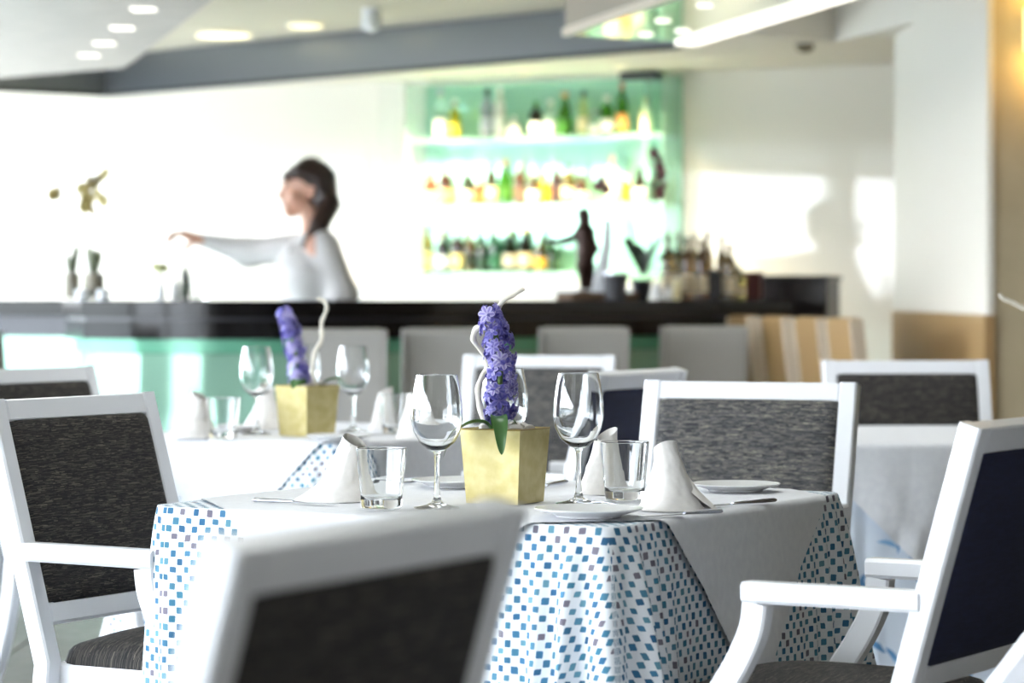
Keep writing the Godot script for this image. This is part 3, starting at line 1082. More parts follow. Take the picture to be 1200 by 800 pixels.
func armchair(label: String, top: Vector2, post: float, degrees: float, face: Material, rear: Material) -> void:
	var a := deg_to_rad(degrees)
	var ex := Vector2(cos(a), sin(a))
	var ez := Vector2(sin(a), -cos(a))
	var o := top - ex * post * 0.23 + ez * 0.135
	var t := thing("armchair", label, "chair", xd(o.x, o.y), a, "white dining armchairs")
	var lean := atan(0.281)
	var tilt := Basis(Vector3.RIGHT, -lean)
	var mid := func(y: float) -> Vector3: return Vector3(0, y, -(y - 0.45) * 0.281)
	for s in [-1.0, 1.0]:
		part("rear_leg", saved("chair_post_%d" % s, func():
			var path := smooth_path([Vector3(s * 0.23, 0.0, -0.13), Vector3(s * 0.23, 0.16, -0.062), Vector3(s * 0.23, 0.32, -0.016), Vector3(s * 0.23, 0.45, 0.0)], 4)
			path.append_array([Vector3(s * 0.23, 0.54, -0.0253), Vector3(s * 0.23, 0.93, -0.135)])
			return Shape.new().bar(path, 0.04, 0.038, Vector3.RIGHT)), M.lacquer, t)
		part("front_leg", saved("chair_front_%d" % s, func():
			var path := smooth_path([Vector3(s * 0.235, 0.636, 0.235), Vector3(s * 0.235, 0.59, 0.243), Vector3(s * 0.235, 0.53, 0.272), Vector3(s * 0.235, 0.45, 0.325), Vector3(s * 0.235, 0.37, 0.372), Vector3(s * 0.235, 0.27, 0.395), Vector3(s * 0.235, 0.0, 0.40)], 5)
			return Shape.new().bar(path, 0.034, 0.044, Vector3.RIGHT)), M.lacquer, t)
		part("armrest", saved("chair_arm_%d" % s, func():
			return Shape.new().bar(smooth_path([Vector3(s * 0.233, 0.654, -0.05), Vector3(s * 0.235, 0.654, 0.10), Vector3(s * 0.235, 0.653, 0.256)], 3), 0.042, 0.034, Vector3.RIGHT, 0.006)), M.lacquer, t)
	part("top_rail", saved("chair_top", func(): return Shape.new().box(Vector3(0.42, 0.042, 0.037), Vector3(0, -0.021, 0), 0.003)), M.lacquer, t, mid.call(0.929), tilt)
	part("lower_rail", saved("chair_low", func(): return Shape.new().box(Vector3(0.42, 0.04, 0.034))), M.lacquer, t, mid.call(0.535), tilt)
	part("backrest", saved("chair_pad", func(): return Shape.new().cushion(Vector2(0.216, 0.181), 0.021, 0.008, 0.024)), face, t, mid.call(0.722) + tilt * Vector3(0, 0, 0.002), tilt)
	part("rear_panel", saved("chair_rear", func(): return Shape.new().cushion(Vector2(0.214, 0.179), 0.010, 0.004, 0.02)), rear, t, mid.call(0.722) - tilt * Vector3(0, 0, 0.010), tilt * Basis(Vector3.UP, PI))
	part("seat_frame", saved("chair_frame", func(): return Shape.new().box(Vector3(0.43, 0.06, 0.40), Vector3(0, 0.42, 0.205), 0.006)), M.lacquer, t)
	part("seat", saved("chair_seat", func(): return Shape.new().cushion(Vector2(0.212, 0.205), 0.035, 0.026, 0.035)), face, t, Vector3(0, 0.447, 0.212), Basis(Vector3.RIGHT, -PI / 2))


# points round a rectangle with rounded corners: [point, outward, run, signed run from the nearest corner]
func rounded_edge(half: Vector2, radius: float, step: float) -> Array:
	var out := []
	var run := 0.0
	var arc := PI / 2.0 * radius
	for side in 4:
		var spin := -side * PI / 2.0
		var hx := half.x if side % 2 == 0 else half.y
		var hy := half.y if side % 2 == 0 else half.x
		var straight := 2.0 * (hx - radius)
		var n := int(straight / step)
		for i in n:
			var r := straight * i / n
			out.append([Vector2(-hx + radius + r, hy).rotated(spin), Vector2(0, 1).rotated(spin), run + r, r + arc / 2.0 if r < straight / 2.0 else r - straight - arc / 2.0, side, true])
		for i in 14:
			var a := PI / 2.0 * i / 14.0
			out.append([(Vector2(hx - radius, hy - radius) + Vector2(sin(a), cos(a)) * radius).rotated(spin), Vector2(sin(a), cos(a)).rotated(spin), run + straight + a * radius, a * radius - arc / 2.0, side, false])
		run += straight + arc
	return out


func dressed_table(where: Vector3, turn: float, which: String, cloth: Material, seed_value: int, half := Vector2(HALF, HALF), reach := 0.81, push := 0.0) -> void:
	var words: Dictionary = {
		"near": ["square dining table under the blue dotted cloth, with the tall hyacinth on it", "white cloth with blue dots draped over the near table with tall hyacinth", "white overlay cloth laid cornerwise on the near dotted tablecloth"],
		"middle": ["square dining table under the middle dotted cloth, with the smaller hyacinth", "white cloth with blue dots on the middle table before the bar", "white overlay cloth on the middle table before the bar"],
		"far": ["square dining table under the blue leaf print cloth", "white cloth with blue leaf print on the table by the thick wall", "white overlay cloth over the blue leaf print cloth"],
	}
	var t := thing("dining_table", words[which][0], "table", where, turn, "restaurant tables")
	part("tabletop", Shape.new().box(Vector3(half.x * 2 - 0.03, 0.03, half.y * 2 - 0.03), Vector3(0, TABLE_TOP - 0.02, 0)), M.wood_dark, t)
	part("pedestal", saved("pedestal", func(): return Shape.new().lathe([Vector2(0.04, 0.02), Vector2(0.04, 0.70), Vector2(0.12, 0.715)], 24)), M.charcoal, t)
	part("base", saved("table_base", func(): return Shape.new().lathe([Vector2(0.0, 0.0), Vector2(0.26, 0.0), Vector2(0.26, 0.012), Vector2(0.05, 0.03), Vector2(0.0, 0.03)], 32)), M.charcoal, t)
	# the printed cloth: flat on the table, hanging with folds at the corners
	var noise := FastNoiseLite.new()
	noise.seed = seed_value
	noise.frequency = 2.2
	var edge := rounded_edge(half, 0.045, 0.009)
	var rows := []
	var uvs := []
	for inset in [0.0, 0.5, 0.80, 0.92, 0.985]:
		var line := PackedVector3Array()
		var marks := []
		for e in edge:
			var p: Vector2 = e[0] * inset
			line.append(Vector3(p.x, TABLE_TOP - 0.001, p.y))
			marks.append(p)
		marks.append(marks[0])
		rows.append(line)
		uvs.append(marks)
	var hang := 0.66
	for k in 34:
		var drop := hang * pow(k / 33.0, 1.25)
		var line := PackedVector3Array()
		var marks := []
		for i in edge.size() + 1:
			var e: Array = edge[i % edge.size()]
			var c: float = e[3]
			var soft := 1.0 - exp(-drop / 0.05)
			var near_corner := exp(-pow(c / 0.13, 2.0))
			var which_corner := (int(e[4]) + 3) % 4 if c > 0.0 and e[5] else int(e[4])
			var fold: float = near_corner * (0.5 + 0.5 * cos(TAU * c / 0.058 + 0.9)) * [0.19, 0.17, 0.06, 0.04][which_corner] * pow(drop, 0.92)
			var ripple: float = noise.get_noise_2d(e[2] * 1.4, drop * 0.4) * 0.03 * drop
			var out := 0.010 * soft + 0.025 * drop + fold + ripple
			# a chair pushed up to the table presses the cloth in
			if e[1].x < -0.9:
				out -= push * smoothstep(0.08, 0.22, drop) * smoothstep(0.02, 0.16, absf(c))
			var p: Vector2 = e[0] + e[1] * out
			var round_off := 0.010 * (1.0 - exp(-drop / 0.01))
			if i < edge.size():
				line.append(Vector3(p.x, TABLE_TOP - drop - round_off * 0.2, p.y))
		# the print keeps its size along the cloth: measured from the middle of each side towards the corners
		var count := edge.size()
		var run := PackedFloat32Array([0.0])
		for i in count * 2:
			run.append(run[i] + line[i % count].distance_to(line[(i + 1) % count]))
		var ahead := count
		while edge[ahead % count][3] > 0.0 or edge[(ahead - 1) % count][3] < 0.0:
			ahead += 1
		var next_mid := PackedInt32Array()
		next_mid.resize(count)
		for i in range(count - 1, -1, -1):
			if edge[(i + 1) % count][3] < 0.0 and edge[i][3] > 0.0:
				ahead = i + 1
			next_mid[i] = ahead
		var before := next_mid[count - 1] - count
		for i in range(count - 1, -1, -1):
			if edge[i][3] < 0.0 and edge[(i - 1 + count) % count][3] > 0.0:
				before = i
				break
		before -= count
		for i in count:
			if edge[i][3] < 0.0 and edge[(i - 1 + count) % count][3] > 0.0:
				before = i
			if edge[i][3] < 0.0:
				var o := before if before >= 0 else before + count
				var here := i if before >= 0 else i + count
				marks.append(Vector2(edge[o][2] + run[here] - run[o], drop))
			else:
				var m := next_mid[i]
				var base: float = edge[m % count][2] + (edge[count - 1][2] + 0.005 if m >= count else 0.0)
				marks.append(Vector2(base - (run[m] - run[i]), drop))
		marks.append(marks[0] + Vector2(edge[count - 1][2] + 0.005, 0))
		rows.append(line)
		uvs.append(marks)
	single("tablecloth", Shape.new().sheet(rows, true, uvs), cloth, words[which][1], "tablecloth", where, turn, "printed tablecloths")
	# the white square laid cornerwise over it
	var cells := 120
	rows = []
	uvs = []
	for j in cells + 1:
		var line := PackedVector3Array()
		var marks := []
		for i in cells + 1:
			var q := Vector2(float(i) / cells - 0.5, float(j) / cells - 0.5) * reach * sqrt(2.0)
			var p := q.rotated(PI / 4.0) + Vector2(0.012, -0.015)
			var lim := half + Vector2(0.004, 0.004)
			var over := 0.0
			var n := Vector2.ZERO
			if absf(p.x) - lim.x > 0.0 and absf(p.x) - lim.x >= absf(p.y) - lim.y:
				over = absf(p.x) - lim.x
				n = Vector2(signf(p.x), 0)
				p = Vector2(n.x * lim.x, clampf(p.y, -lim.y, lim.y))
			elif absf(p.y) > lim.y:
				over = absf(p.y) - lim.y
				n = Vector2(0, signf(p.y))
				p = Vector2(clampf(p.x, -lim.x, lim.x), n.y * lim.y)
			var r := 0.014
			var y := TABLE_TOP + 0.0025 + 0.0008 * noise.get_noise_2d(q.x * 3.0, q.y * 3.0)
			# ironed creases
			y += 0.0014 * exp(-pow(q.x / 0.005, 2.0)) + 0.0014 * exp(-pow(q.y / 0.005, 2.0))
			if over > 0.0:
				var a := minf(over / r, PI / 2.0)
				var rest := maxf(0.0, over - r * PI / 2.0)
				var along := p.dot(Vector2(-n.y, n.x))
				var wave: float = noise.get_noise_2d(along * 1.6 + 7.0, rest * 0.8) * 0.10 * rest
				p += n * (r * sin(a) + 0.05 * rest + wave + 0.012 * rest * cos(along * 26.0))
				if n.x < 0.0:
					p -= n * push * smoothstep(0.08, 0.22, over)
				y -= r * (1.0 - cos(a)) + rest
			line.append(Vector3(p.x, y, p.y))
			marks.append(q)
		rows.append(line)
		uvs.append(marks)
	single("overlay_cloth", Shape.new().sheet(rows, false, uvs), M.linen, words[which][2], "tablecloth", where, turn, "white overlay cloths")


# ---------------------------------------------------------------- what stands on the tables
const CLOTH_TOP := TABLE_TOP + 0.0042


func wine_glass(label: String, where: Vector3) -> void:
	var t := thing("wine_glass", label, "wine glass", where, 0.0, "wine glasses on the tables")
	part("bowl", saved("glass_bowl", func(): return Shape.new().lathe([Vector2(0, 0.0985), Vector2(0.008, 0.0988), Vector2(0.018, 0.104), Vector2(0.033, 0.117), Vector2(0.042, 0.136), Vector2(0.0458, 0.156), Vector2(0.0448, 0.182), Vector2(0.0408, 0.211), Vector2(0.0362, 0.2345), Vector2(0.0356, 0.235), Vector2(0.0350, 0.2345), Vector2(0.0396, 0.211), Vector2(0.0436, 0.182), Vector2(0.0446, 0.156), Vector2(0.0408, 0.137), Vector2(0.0318, 0.119), Vector2(0.017, 0.1072), Vector2(0.0, 0.1045)], 48)), M.clear, t)
	part("stem", saved("glass_stem", func(): return Shape.new().lathe([Vector2(0, 0), Vector2(0.041, 0.0), Vector2(0.0415, 0.0015), Vector2(0.022, 0.005), Vector2(0.010, 0.010), Vector2(0.0058, 0.022), Vector2(0.0045, 0.045), Vector2(0.0042, 0.080), Vector2(0.0052, 0.094), Vector2(0.0078, 0.0984), Vector2(0.0, 0.0984)], 40)), M.clear, t)


func tumbler(label: String, where: Vector3) -> void:
	single("tumbler", saved("tumbler", func(): return Shape.new().lathe([Vector2(0, 0.001), Vector2(0.030, 0.0), Vector2(0.0345, 0.002), Vector2(0.0358, 0.006), Vector2(0.0448, 0.1065), Vector2(0.0441, 0.1075), Vector2(0.0433, 0.1065), Vector2(0.0352, 0.022), Vector2(0.032, 0.0172), Vector2(0.0, 0.0165)], 48)), M.clear, label, "drinking glass", where, 0.0, "water tumblers on the tables")


func plate(label: String, where: Vector3, radius := 0.09) -> void:
	var o := single("plate", saved("plate", func(): return Shape.new().lathe([Vector2(0, 0.0015), Vector2(0.048, 0.0015), Vector2(0.050, 0.0), Vector2(0.054, 0.0), Vector2(0.056, 0.003), Vector2(0.088, 0.0125), Vector2(0.0905, 0.0145), Vector2(0.0895, 0.0155), Vector2(0.087, 0.0148), Vector2(0.056, 0.0065), Vector2(0.048, 0.0045), Vector2(0.0, 0.0042)], 56)), M.china, label, "plate", where, 0.0, "white side plates")
	o.scale = Vector3(radius / 0.09, 1, radius / 0.09)


func knife(label: String, from: Vector3, to: Vector3) -> void:
	var dir := to - from
	var t := thing("table_knife", label, "knife", from, atan2(-dir.z, dir.x), "table knives")
	var l := dir.length() / 0.2
	part("handle", saved("knife_handle", func(): return Shape.new().tube(smooth_path([Vector3(0, 0.004, 0), Vector3(0.004, 0.004, 0), Vector3(0.03, 0.004, 0), Vector3(0.075, 0.004, 0), Vector3(0.094, 0.004, 0)], 4), [0.003, 0.0045, 0.0058, 0.0064, 0.0068, 0.0070, 0.0071, 0.0072, 0.0071, 0.0068, 0.0064, 0.0059, 0.0054, 0.005, 0.0046, 0.0042, 0.004], 12, 0.55)), M.steel, t).scale = Vector3(l, 1, 1)
	part("blade", saved("knife_blade", func(): return Shape.new().box(Vector3(0.104, 0.0016, 0.016), Vector3(0.146, 0.003, 0), 0.0006)), M.steel, t).scale = Vector3(l, 1, 1)


func fork(label: String, from: Vector3, to: Vector3) -> void:
	var dir := to - from
	var t := thing("table_fork", label, "fork", from, atan2(-dir.z, dir.x), "table forks")
	t.scale = Vector3(dir.length() / 0.19, 1, 1)
	part("handle", saved("fork_handle", func(): return Shape.new().tube(smooth_path([Vector3(0, 0.0035, 0), Vector3(0.04, 0.0035, 0), Vector3(0.09, 0.006, 0), Vector3(0.125, 0.008, 0), Vector3(0.14, 0.006, 0)], 4), [0.005, 0.0062, 0.0065, 0.0062, 0.0058, 0.005, 0.0042, 0.0036, 0.0031, 0.0028, 0.0027, 0.0027, 0.003, 0.0042, 0.0065, 0.009, 0.0105], 10, 0.4)), M.steel, t)
	for k in 4:
		part("tine", saved("fork_tine_%d" % k, func(): return Shape.new().tube([Vector3(0.137, 0.006, -0.0081 + 0.0054 * k), Vector3(0.16, 0.004, -0.0081 + 0.0054 * k), Vector3(0.18, 0.006, -0.0081 + 0.0054 * k), Vector3(0.19, 0.010, -0.0075 + 0.005 * k)], [0.0018, 0.0017, 0.0014, 0.0008], 6, 0.7)), M.steel, t)


# a napkin rolled into a standing cone with an open, slanted mouth and a trailing hem
func napkin(label: String, where: Vector3, mouth_deg: float, lean := Vector2(0.012, 0.0), height := 0.118, spread := 1.0, seed_value := 1) -> void:
	var noise := FastNoiseLite.new()
	noise.seed = seed_value
	noise.frequency = 0.9
	var rows := []
	var uvs := []
	var mouth := deg_to_rad(mouth_deg)
	var turns := TAU * 1.32
	var nu := 88
	var nv := 26
	for j in nv + 1:
		var t := float(j) / nv
		var line := PackedVector3Array()
		var marks := []
		for i in nu + 1:
			var s := float(i) / nu
			var a := mouth + 0.55 + turns * s
			var rim := height * (0.90 + 0.10 * cos(a - mouth + PI))
			if s > 0.78:
				rim *= 1.0 - 0.55 * pow((s - 0.78) / 0.22, 1.4)
			var top := 0.017 + 0.006 * s
			var foot := (0.044 + 0.012 * s) * spread
			var grow := pow(1.0 - t, 1.5)
			var r := lerpf(top, foot, grow) + 0.004 * noise.get_noise_2d(s * 9.0, t * 2.5) * (1.0 - t * 0.5)
			if s > 0.70:
				r += 0.022 * pow((s - 0.70) / 0.30, 2.0) * (1.0 - t)
			if s < 0.05:
				r -= 0.003 * (1.0 - s / 0.05)
			var p := Vector3(cos(a) * r * 1.08, t * rim, sin(a) * r * 0.9)
			p.x += lean.x * t * t
			p.z += lean.y * t * t
			line.append(p)
			marks.append(Vector2(s * 0.3, t * 0.12))
		rows.append(line)
		uvs.append(marks)
	single("napkin", Shape.new().sheet(rows, false, uvs), M.napkin, label, "napkin", where, 0.0, "folded white napkins")


func blossom_mesh(petals: int, length: float, width: float, cup: float, deep: Color, pale: Color) -> ArrayMesh:
	var st := SurfaceTool.new()
	st.begin(Mesh.PRIMITIVE_TRIANGLES)
	for k in petals:
		var a := TAU * k / petals
		var out := Vector3(cos(a), 0, sin(a))
		var side := Vector3(-sin(a), 0, cos(a))
		var rows := []
		for r in [[0.0, 0.12, 0.0], [0.35, 0.75, 0.75], [0.7, 1.0, 1.0], [0.9, 0.6, 0.8], [1.0, 0.05, 0.6]]:
			var mid: Vector3 = out * length * r[0] + Vector3.UP * cup * r[2]
			rows.append([mid - side * width * r[1], mid + Vector3.UP * -0.12 * width, mid + side * width * r[1]])
		for i in 4:
			for j in 2:
				var q := [rows[i][j], rows[i][j + 1], rows[i + 1][j + 1], rows[i + 1][j]]
				var n := Vector3.UP * 0.9 + out * 0.3
				var order := [[0, i, j], [1, i, j + 1], [2, i + 1, j + 1], [0, i, j], [2, i + 1, j + 1], [3, i + 1, j]]
				if (q[1] - q[0]).cross(q[2] - q[0]).dot(n) > 0.0:
					order.reverse()
				for v in order:
					st.set_normal(n.normalized())
					st.set_color(deep.lerp(pale, clampf(absf(v[2] - 1.0) * 0.8 + (0.3 if v[1] < 1 else 0.0) + (0.15 if v[1] > 3 else 0.0), 0.0, 1.0)))
					st.add_vertex(q[v[0]])
	st.index()
	return st.commit()


func strap_leaf(path: Array, width: float, across: Vector3, channel := 0.25) -> Shape:
	var rows := []
	var n := path.size()
	for i in n:
		var t := float(i) / (n - 1)
		var w := width * sin(PI * clampf(0.12 + 0.88 * t, 0.0, 1.0)) ** 0.7 * (1.0 if t < 0.98 else 0.1)
		var dir: Vector3 = (path[mini(i + 1, n - 1)] - path[maxi(i - 1, 0)]).normalized()
		var side := (across - dir * across.dot(dir)).normalized()
		var up := dir.cross(side).normalized()
		var line := PackedVector3Array()
		for k in 7:
			var s := (k - 3) / 3.0
			line.append(path[i] + side * w * s + up * w * channel * s * s)
		rows.append(line)
	return Shape.new().sheet(rows)


func pot_shape(bottom: float, top: float, height: float) -> Shape:
	var s := Shape.new()
	var wall := 0.0045
	var corner := func(half: float, y: float, k: int) -> Vector3:
		return Vector3([-1, 1, 1, -1][k] * half, y, [-1, -1, 1, 1][k] * half)
	for k in 4:
		var m := (k + 1) % 4
		var n: Vector3 = [Vector3.FORWARD, Vector3.RIGHT, Vector3.BACK, Vector3.LEFT][k]
		s.flat(corner.call(bottom, 0.0, k), corner.call(bottom, 0.0, m), corner.call(top, height, m), corner.call(top, height, k), n)
		s.flat(corner.call(top - wall, height, k), corner.call(top - wall, height, m), corner.call(bottom - 0.004, 0.012, m), corner.call(bottom - 0.004, 0.012, k), -n)
		s.flat(corner.call(top, height, k), corner.call(top, height, m), corner.call(top - wall, height, m), corner.call(top - wall, height, k), Vector3.UP)
	s.flat(corner.call(bottom, 0.0, 0), corner.call(bottom, 0.0, 1), corner.call(bottom, 0.0, 2), corner.call(bottom, 0.0, 3), Vector3.DOWN)
	return s


func hyacinth(label: String, where: Vector3, turn: float, spike: Array, stem: Array, twig: Array, leaves: Array, seed_value: int) -> void:
	var r := RandomNumberGenerator.new()
	r.seed = seed_value
	var t := thing("potted_hyacinth", label, "potted plant", where, turn, "gold square flowerpots")
	var inverse := t.transform.affine_inverse()
	var local := func(points: Array) -> Array:
		var out := []
		for p in points:
			out.append(inverse * p)
		return out
	part("pot", saved("gold_pot", func(): return pot_shape(0.052, 0.0605, 0.134)), M.gold, t)
	part("rim", saved("gold_rim", func():
		var s := Shape.new()
		for k in 4:
			s.box(Vector3(0.1225, 0.003, 0.004), Vector3(0, 0.1335, 0.0592).rotated(Vector3.UP, k * PI / 2), 0.001, Basis(Vector3.UP, k * PI / 2))
		return s), M.gold_rim, t)
	part("soil", Shape.new().box(Vector3(0.108, 0.02, 0.108), Vector3(0, 0.112, 0)), M.bark, t)
	var stone := saved("pebble", func(): return Shape.new().lathe([Vector2(0, -0.008), Vector2(0.009, -0.005), Vector2(0.012, 0.0), Vector2(0.009, 0.006), Vector2(0, 0.009)], 10))
	for i in 22:
		var o := part("pebble", stone, M.pebble, t, Vector3(r.randf_range(-0.044, 0.044), 0.129 + r.randf() * 0.006, r.randf_range(-0.044, 0.044)), Basis.from_euler(Vector3(r.randf(), r.randf() * TAU, r.randf())))
		o.scale = Vector3.ONE * r.randf_range(0.75, 1.15)
	if twig:
		var path := smooth_path(local.call(twig), 6)
		var radii := []
		for i in path.size():
			radii.append(lerpf(0.0060, 0.0046, float(i) / path.size()) * (1.0 + 0.12 * sin(i * 1.3)))
		part("twig", Shape.new().tube(path, radii, 10), M.twig, t)
	if spike.is_empty():
		return
	part("stem", Shape.new().tube(smooth_path(local.call(stem), 4), 0.0052, 10), M.stem, t)
	var axis := smooth_path(local.call(spike), 8)
	part("spike_axis", Shape.new().tube(axis, 0.005, 8), M.stem, t)
	for l in leaves:
		part("leaf", strap_leaf(smooth_path(local.call(l[0]), 6), l[1], inverse.basis * l[2]), M.leaf, t)
	var flowers := [saved_color("floret_1", Color(0.10, 0.08, 0.40), Color(0.50, 0.46, 0.80)), saved_color("floret_2", Color(0.20, 0.15, 0.50), Color(0.74, 0.72, 0.90)), saved_color("floret_3", Color(0.05, 0.05, 0.32), Color(0.28, 0.24, 0.62))]
	var rings := 15
	for k in rings:
		var f := k / (rings - 1.0)
		var p: Vector3 = axis[mini(int(f * (axis.size() - 1)), axis.size() - 1)]
		var girth := 0.0235 * (1.0 - 0.45 * pow(f, 3.0)) * (0.8 if k == 0 else 1.0)
		var count := 6 if k < rings - 2 else 4
		for i in count:
			var a := TAU * (i + 0.5 * (k % 2)) / count + r.randf_range(-0.2, 0.2)
			var out := Vector3(cos(a), r.randf_range(-0.5, 0.7) + 0.5 * pow(f, 4.0), sin(a)).normalized()
			var b := Basis(Quaternion(Vector3.UP, out)) * Basis(Vector3.UP, r.randf() * TAU)
			part("floret", flowers[r.randi() % 3], M.petal, t, p + out * girth * r.randf_range(0.7, 1.2) + Vector3(0, r.randf_range(-0.005, 0.005), 0), b.scaled(Vector3.ONE * r.randf_range(0.85, 1.3)))


func saved_color(key: String, deep: Color, pale: Color) -> ArrayMesh:
	if not meshes.has(key):
		meshes[key] = blossom_mesh(6, 0.0135, 0.0042, 0.005, deep, pale)
	return meshes[key]


func table_settings() -> void:
	# near table
	hyacinth("tall violet blue hyacinth in a square gold pot on the near table", at(592, 345 + (EYE - CLOTH_TOP) * FOCAL / 5.10, 5.10), deg_to_rad(-27.0),
		[at(586, 486, 5.08), at(586, 455, 5.08), at(586, 425, 5.08), at(581, 394, 5.08), at(574, 371, 5.08)],
		[at(581, 515, 5.09), at(584, 490, 5.08), at(588, 470, 5.08)],
		[at(575, 512, 5.13), at(563, 478, 5.14), at(561, 452, 5.14), at(571, 430, 5.15), at(567, 414, 5.14), at(555, 398, 5.12), at(559, 384, 5.10), at(574, 379, 5.09), at(581, 366, 5.09), at(590, 352, 5.09), at(602, 345, 5.09), at(614, 337, 5.09)],
		[[[at(582, 505, 5.06), at(583, 488, 5.04), at(586, 492, 5.015), at(587, 512, 5.0), at(588, 533, 5.0)], 0.014, Vector3.RIGHT], [[at(578, 508, 5.07), at(568, 496, 5.06), at(548, 497, 5.04), at(530, 512, 5.03), at(519, 537, 5.02)], 0.011, Vector3(0.1, 0.3, 1)], [[at(584, 508, 5.08), at(590, 490, 5.09), at(600, 488, 5.10), at(608, 500, 5.11)], 0.011, Vector3(0, 0.4, 1)]], 5)
	wine_glass("empty wine glass beside the gold pot, next to the tumbler before the slit cone napkin", on(512, 595, CLOTH_TOP))
	wine_glass("empty wine glass beside the fork, between gold pot and square tumbler", on(678, 590, CLOTH_TOP))
	wine_glass("wine glass partly hidden behind the tall hyacinth", at(591, 345 + (EYE - CLOTH_TOP) * FOCAL / 5.38, 5.38))
	tumbler("clear tumbler in front of the cone napkin with an open mouth", on(447, 596, CLOTH_TOP))
	tumbler("clear tumbler between two white napkins on the near table", on(732, 586, CLOTH_TOP))
	napkin("white cone napkin with open mouth behind the tumbler on the near table", on(403, 586, CLOTH_TOP), 40.0, Vector2(0.018, 0.0), 0.122, 1.15, 3)
	napkin("tall smooth white napkin beside the knife near the table edge", on(787, 597, CLOTH_TOP), 250.0, Vector2(-0.010, 0.0), 0.122, 1.12, 8)
	napkin("white napkin with a folded rim behind the tumbler, before the navy chair", on(708, 578, CLOTH_TOP), 150.0, Vector2(0.004, 0.0), 0.125, 0.9, 6)
	plate("white side plate at the near corner of the dotted table", on(690, 605, CLOTH_TOP), 0.092)
	plate("white side plate behind the smooth napkin", on(862, 575, CLOTH_TOP), 0.085)
	plate("white side plate behind the wine glass stem", on(533, 570, CLOTH_TOP), 0.085)
	knife("steel table knife lying before the cone napkin", on(298, 588, CLOTH_TOP), on(396, 592, CLOTH_TOP))
	knife("steel table knife lying beside the smooth napkin towards the table edge", on(908, 588, CLOTH_TOP), on(800, 597, CLOTH_TOP))
	knife("steel table knife behind the side plate at the near corner", on(845, 601, CLOTH_TOP), on(752, 607, CLOTH_TOP))
	knife("steel table knife lying beside the gold pot", on(663, 566, CLOTH_TOP), on(612, 576, CLOTH_TOP))
	fork("steel fork lying beside the square tumbler", on(760, 597, CLOTH_TOP), on(676, 591, CLOTH_TOP))
	fork("steel fork lying behind the wine glass stem", on(487, 566, CLOTH_TOP), on(420, 571, CLOTH_TOP))
	# middle table
	hyacinth("smaller leaning violet hyacinth in a square gold pot on the middle table", at(360, 345 + (EYE - CLOTH_TOP) * FOCAL / 7.52, 7.52), deg_to_rad(-42.0),
		[at(352, 448, 7.5), at(349, 425, 7.5), at(344, 402, 7.5), at(339, 383, 7.5), at(334, 367, 7.5)],
		[at(356, 460, 7.5), at(354, 448, 7.5)],
		[at(370, 456, 7.5), at(366, 432, 7.48), at(369, 412, 7.47), at(377, 398, 7.48), at(377, 378, 7.5), at(383, 362, 7.5), at(380, 353, 7.5), at(371, 350, 7.5)],
		[[[at(356, 458, 7.48), at(352, 446, 7.46), at(346, 447, 7.44), at(343, 456, 7.43)], 0.014, Vector3.RIGHT], [[at(370, 458, 7.5), at(380, 446, 7.5), at(395, 442, 7.48), at(406, 449, 7.46)], 0.010, Vector3(0, 0.3, 1)]], 9)
	wine_glass("wine glass before the smaller hyacinth, next to the window side tumbler", on(301, 508, CLOTH_TOP))
	wine_glass("wine glass on the middle table between gold pot and folded napkins", on(414, 506, CLOTH_TOP))
	wine_glass("wine glass behind the twig of the smaller gold pot", at(357, 345 + (EYE - CLOTH_TOP) * FOCAL / 7.95, 7.95))
	tumbler("tumbler on the middle table beside the single cone napkin", on(262, 514, CLOTH_TOP))
	tumbler("tumbler on the middle table between two napkins", on(464, 508, CLOTH_TOP))
	napkin("white cone napkin on the middle table, alone beside a tumbler", on(228, 512, CLOTH_TOP), 30.0, Vector2(0.012, 0.0), 0.122, 1.05, 13)
	napkin("curled white napkin on the middle table behind the tumbler", on(450, 503, CLOTH_TOP), 210.0, Vector2(0.006, 0.0), 0.12, 0.75, 14)
	napkin("white napkin on the middle table behind the near wine glass", on(488, 514, CLOTH_TOP), 300.0, Vector2(-0.004, 0.0), 0.12, 1.1, 15)
	napkin("white napkin on the middle table behind the gold pot", at(312, 345 + (EYE - CLOTH_TOP) * FOCAL / 7.90, 7.90), 100.0, Vector2(0, 0), 0.12, 1.1, 16)
	plate("white side plate at the corner of the middle table before the smaller pot", on(397, 516, CLOTH_TOP), 0.085)
	plate("white side plate beside the cone napkin on the middle table", on(279, 505, CLOTH_TOP), 0.07)
	knife("steel table knife on the middle table before the folded napkins", on(492, 507, CLOTH_TOP), on(426, 511, CLOTH_TOP))
	# table by the thick wall: the gold pot with its long twig
	hyacinth("gold square pot with a long white twig on the leaf print table", xd(1.47, 7.5, CLOTH_TOP), 0.3, [], [],
		[xd(1.47, 7.5, 0.87), xd(1.45, 7.48, 0.95), xd(1.47, 7.46, 1.02), xd(1.44, 7.46, 1.07), xd(1.40, 7.46, 1.088), at(1200, 361, 7.46), at(1186, 354, 7.46), at(1176, 350, 7.46), at(1171, 344, 7.46)], [], 21)


# ---------------------------------------------------------------- what stands on the bar
const BAR_TOP := 1.105


func on_bar(px: float, depth: float, y := BAR_TOP) -> Vector3:
	return xd((px - 600.0) / FOCAL * depth, depth, y)


func orchid_flower(parent: Node3D, spot: Vector3, size: float, deep: Color, pale: Color, key: String, turn: float) -> void:
	if not meshes.has(key):
		meshes[key] = blossom_mesh(5, 1.0, 0.55, 0.25, deep, pale)
	part("blossom", meshes[key], M.petal, parent, spot, (Basis(Vector3.UP, turn) * Basis(Vector3.RIGHT, 1.2)).scaled(Vector3.ONE * size))


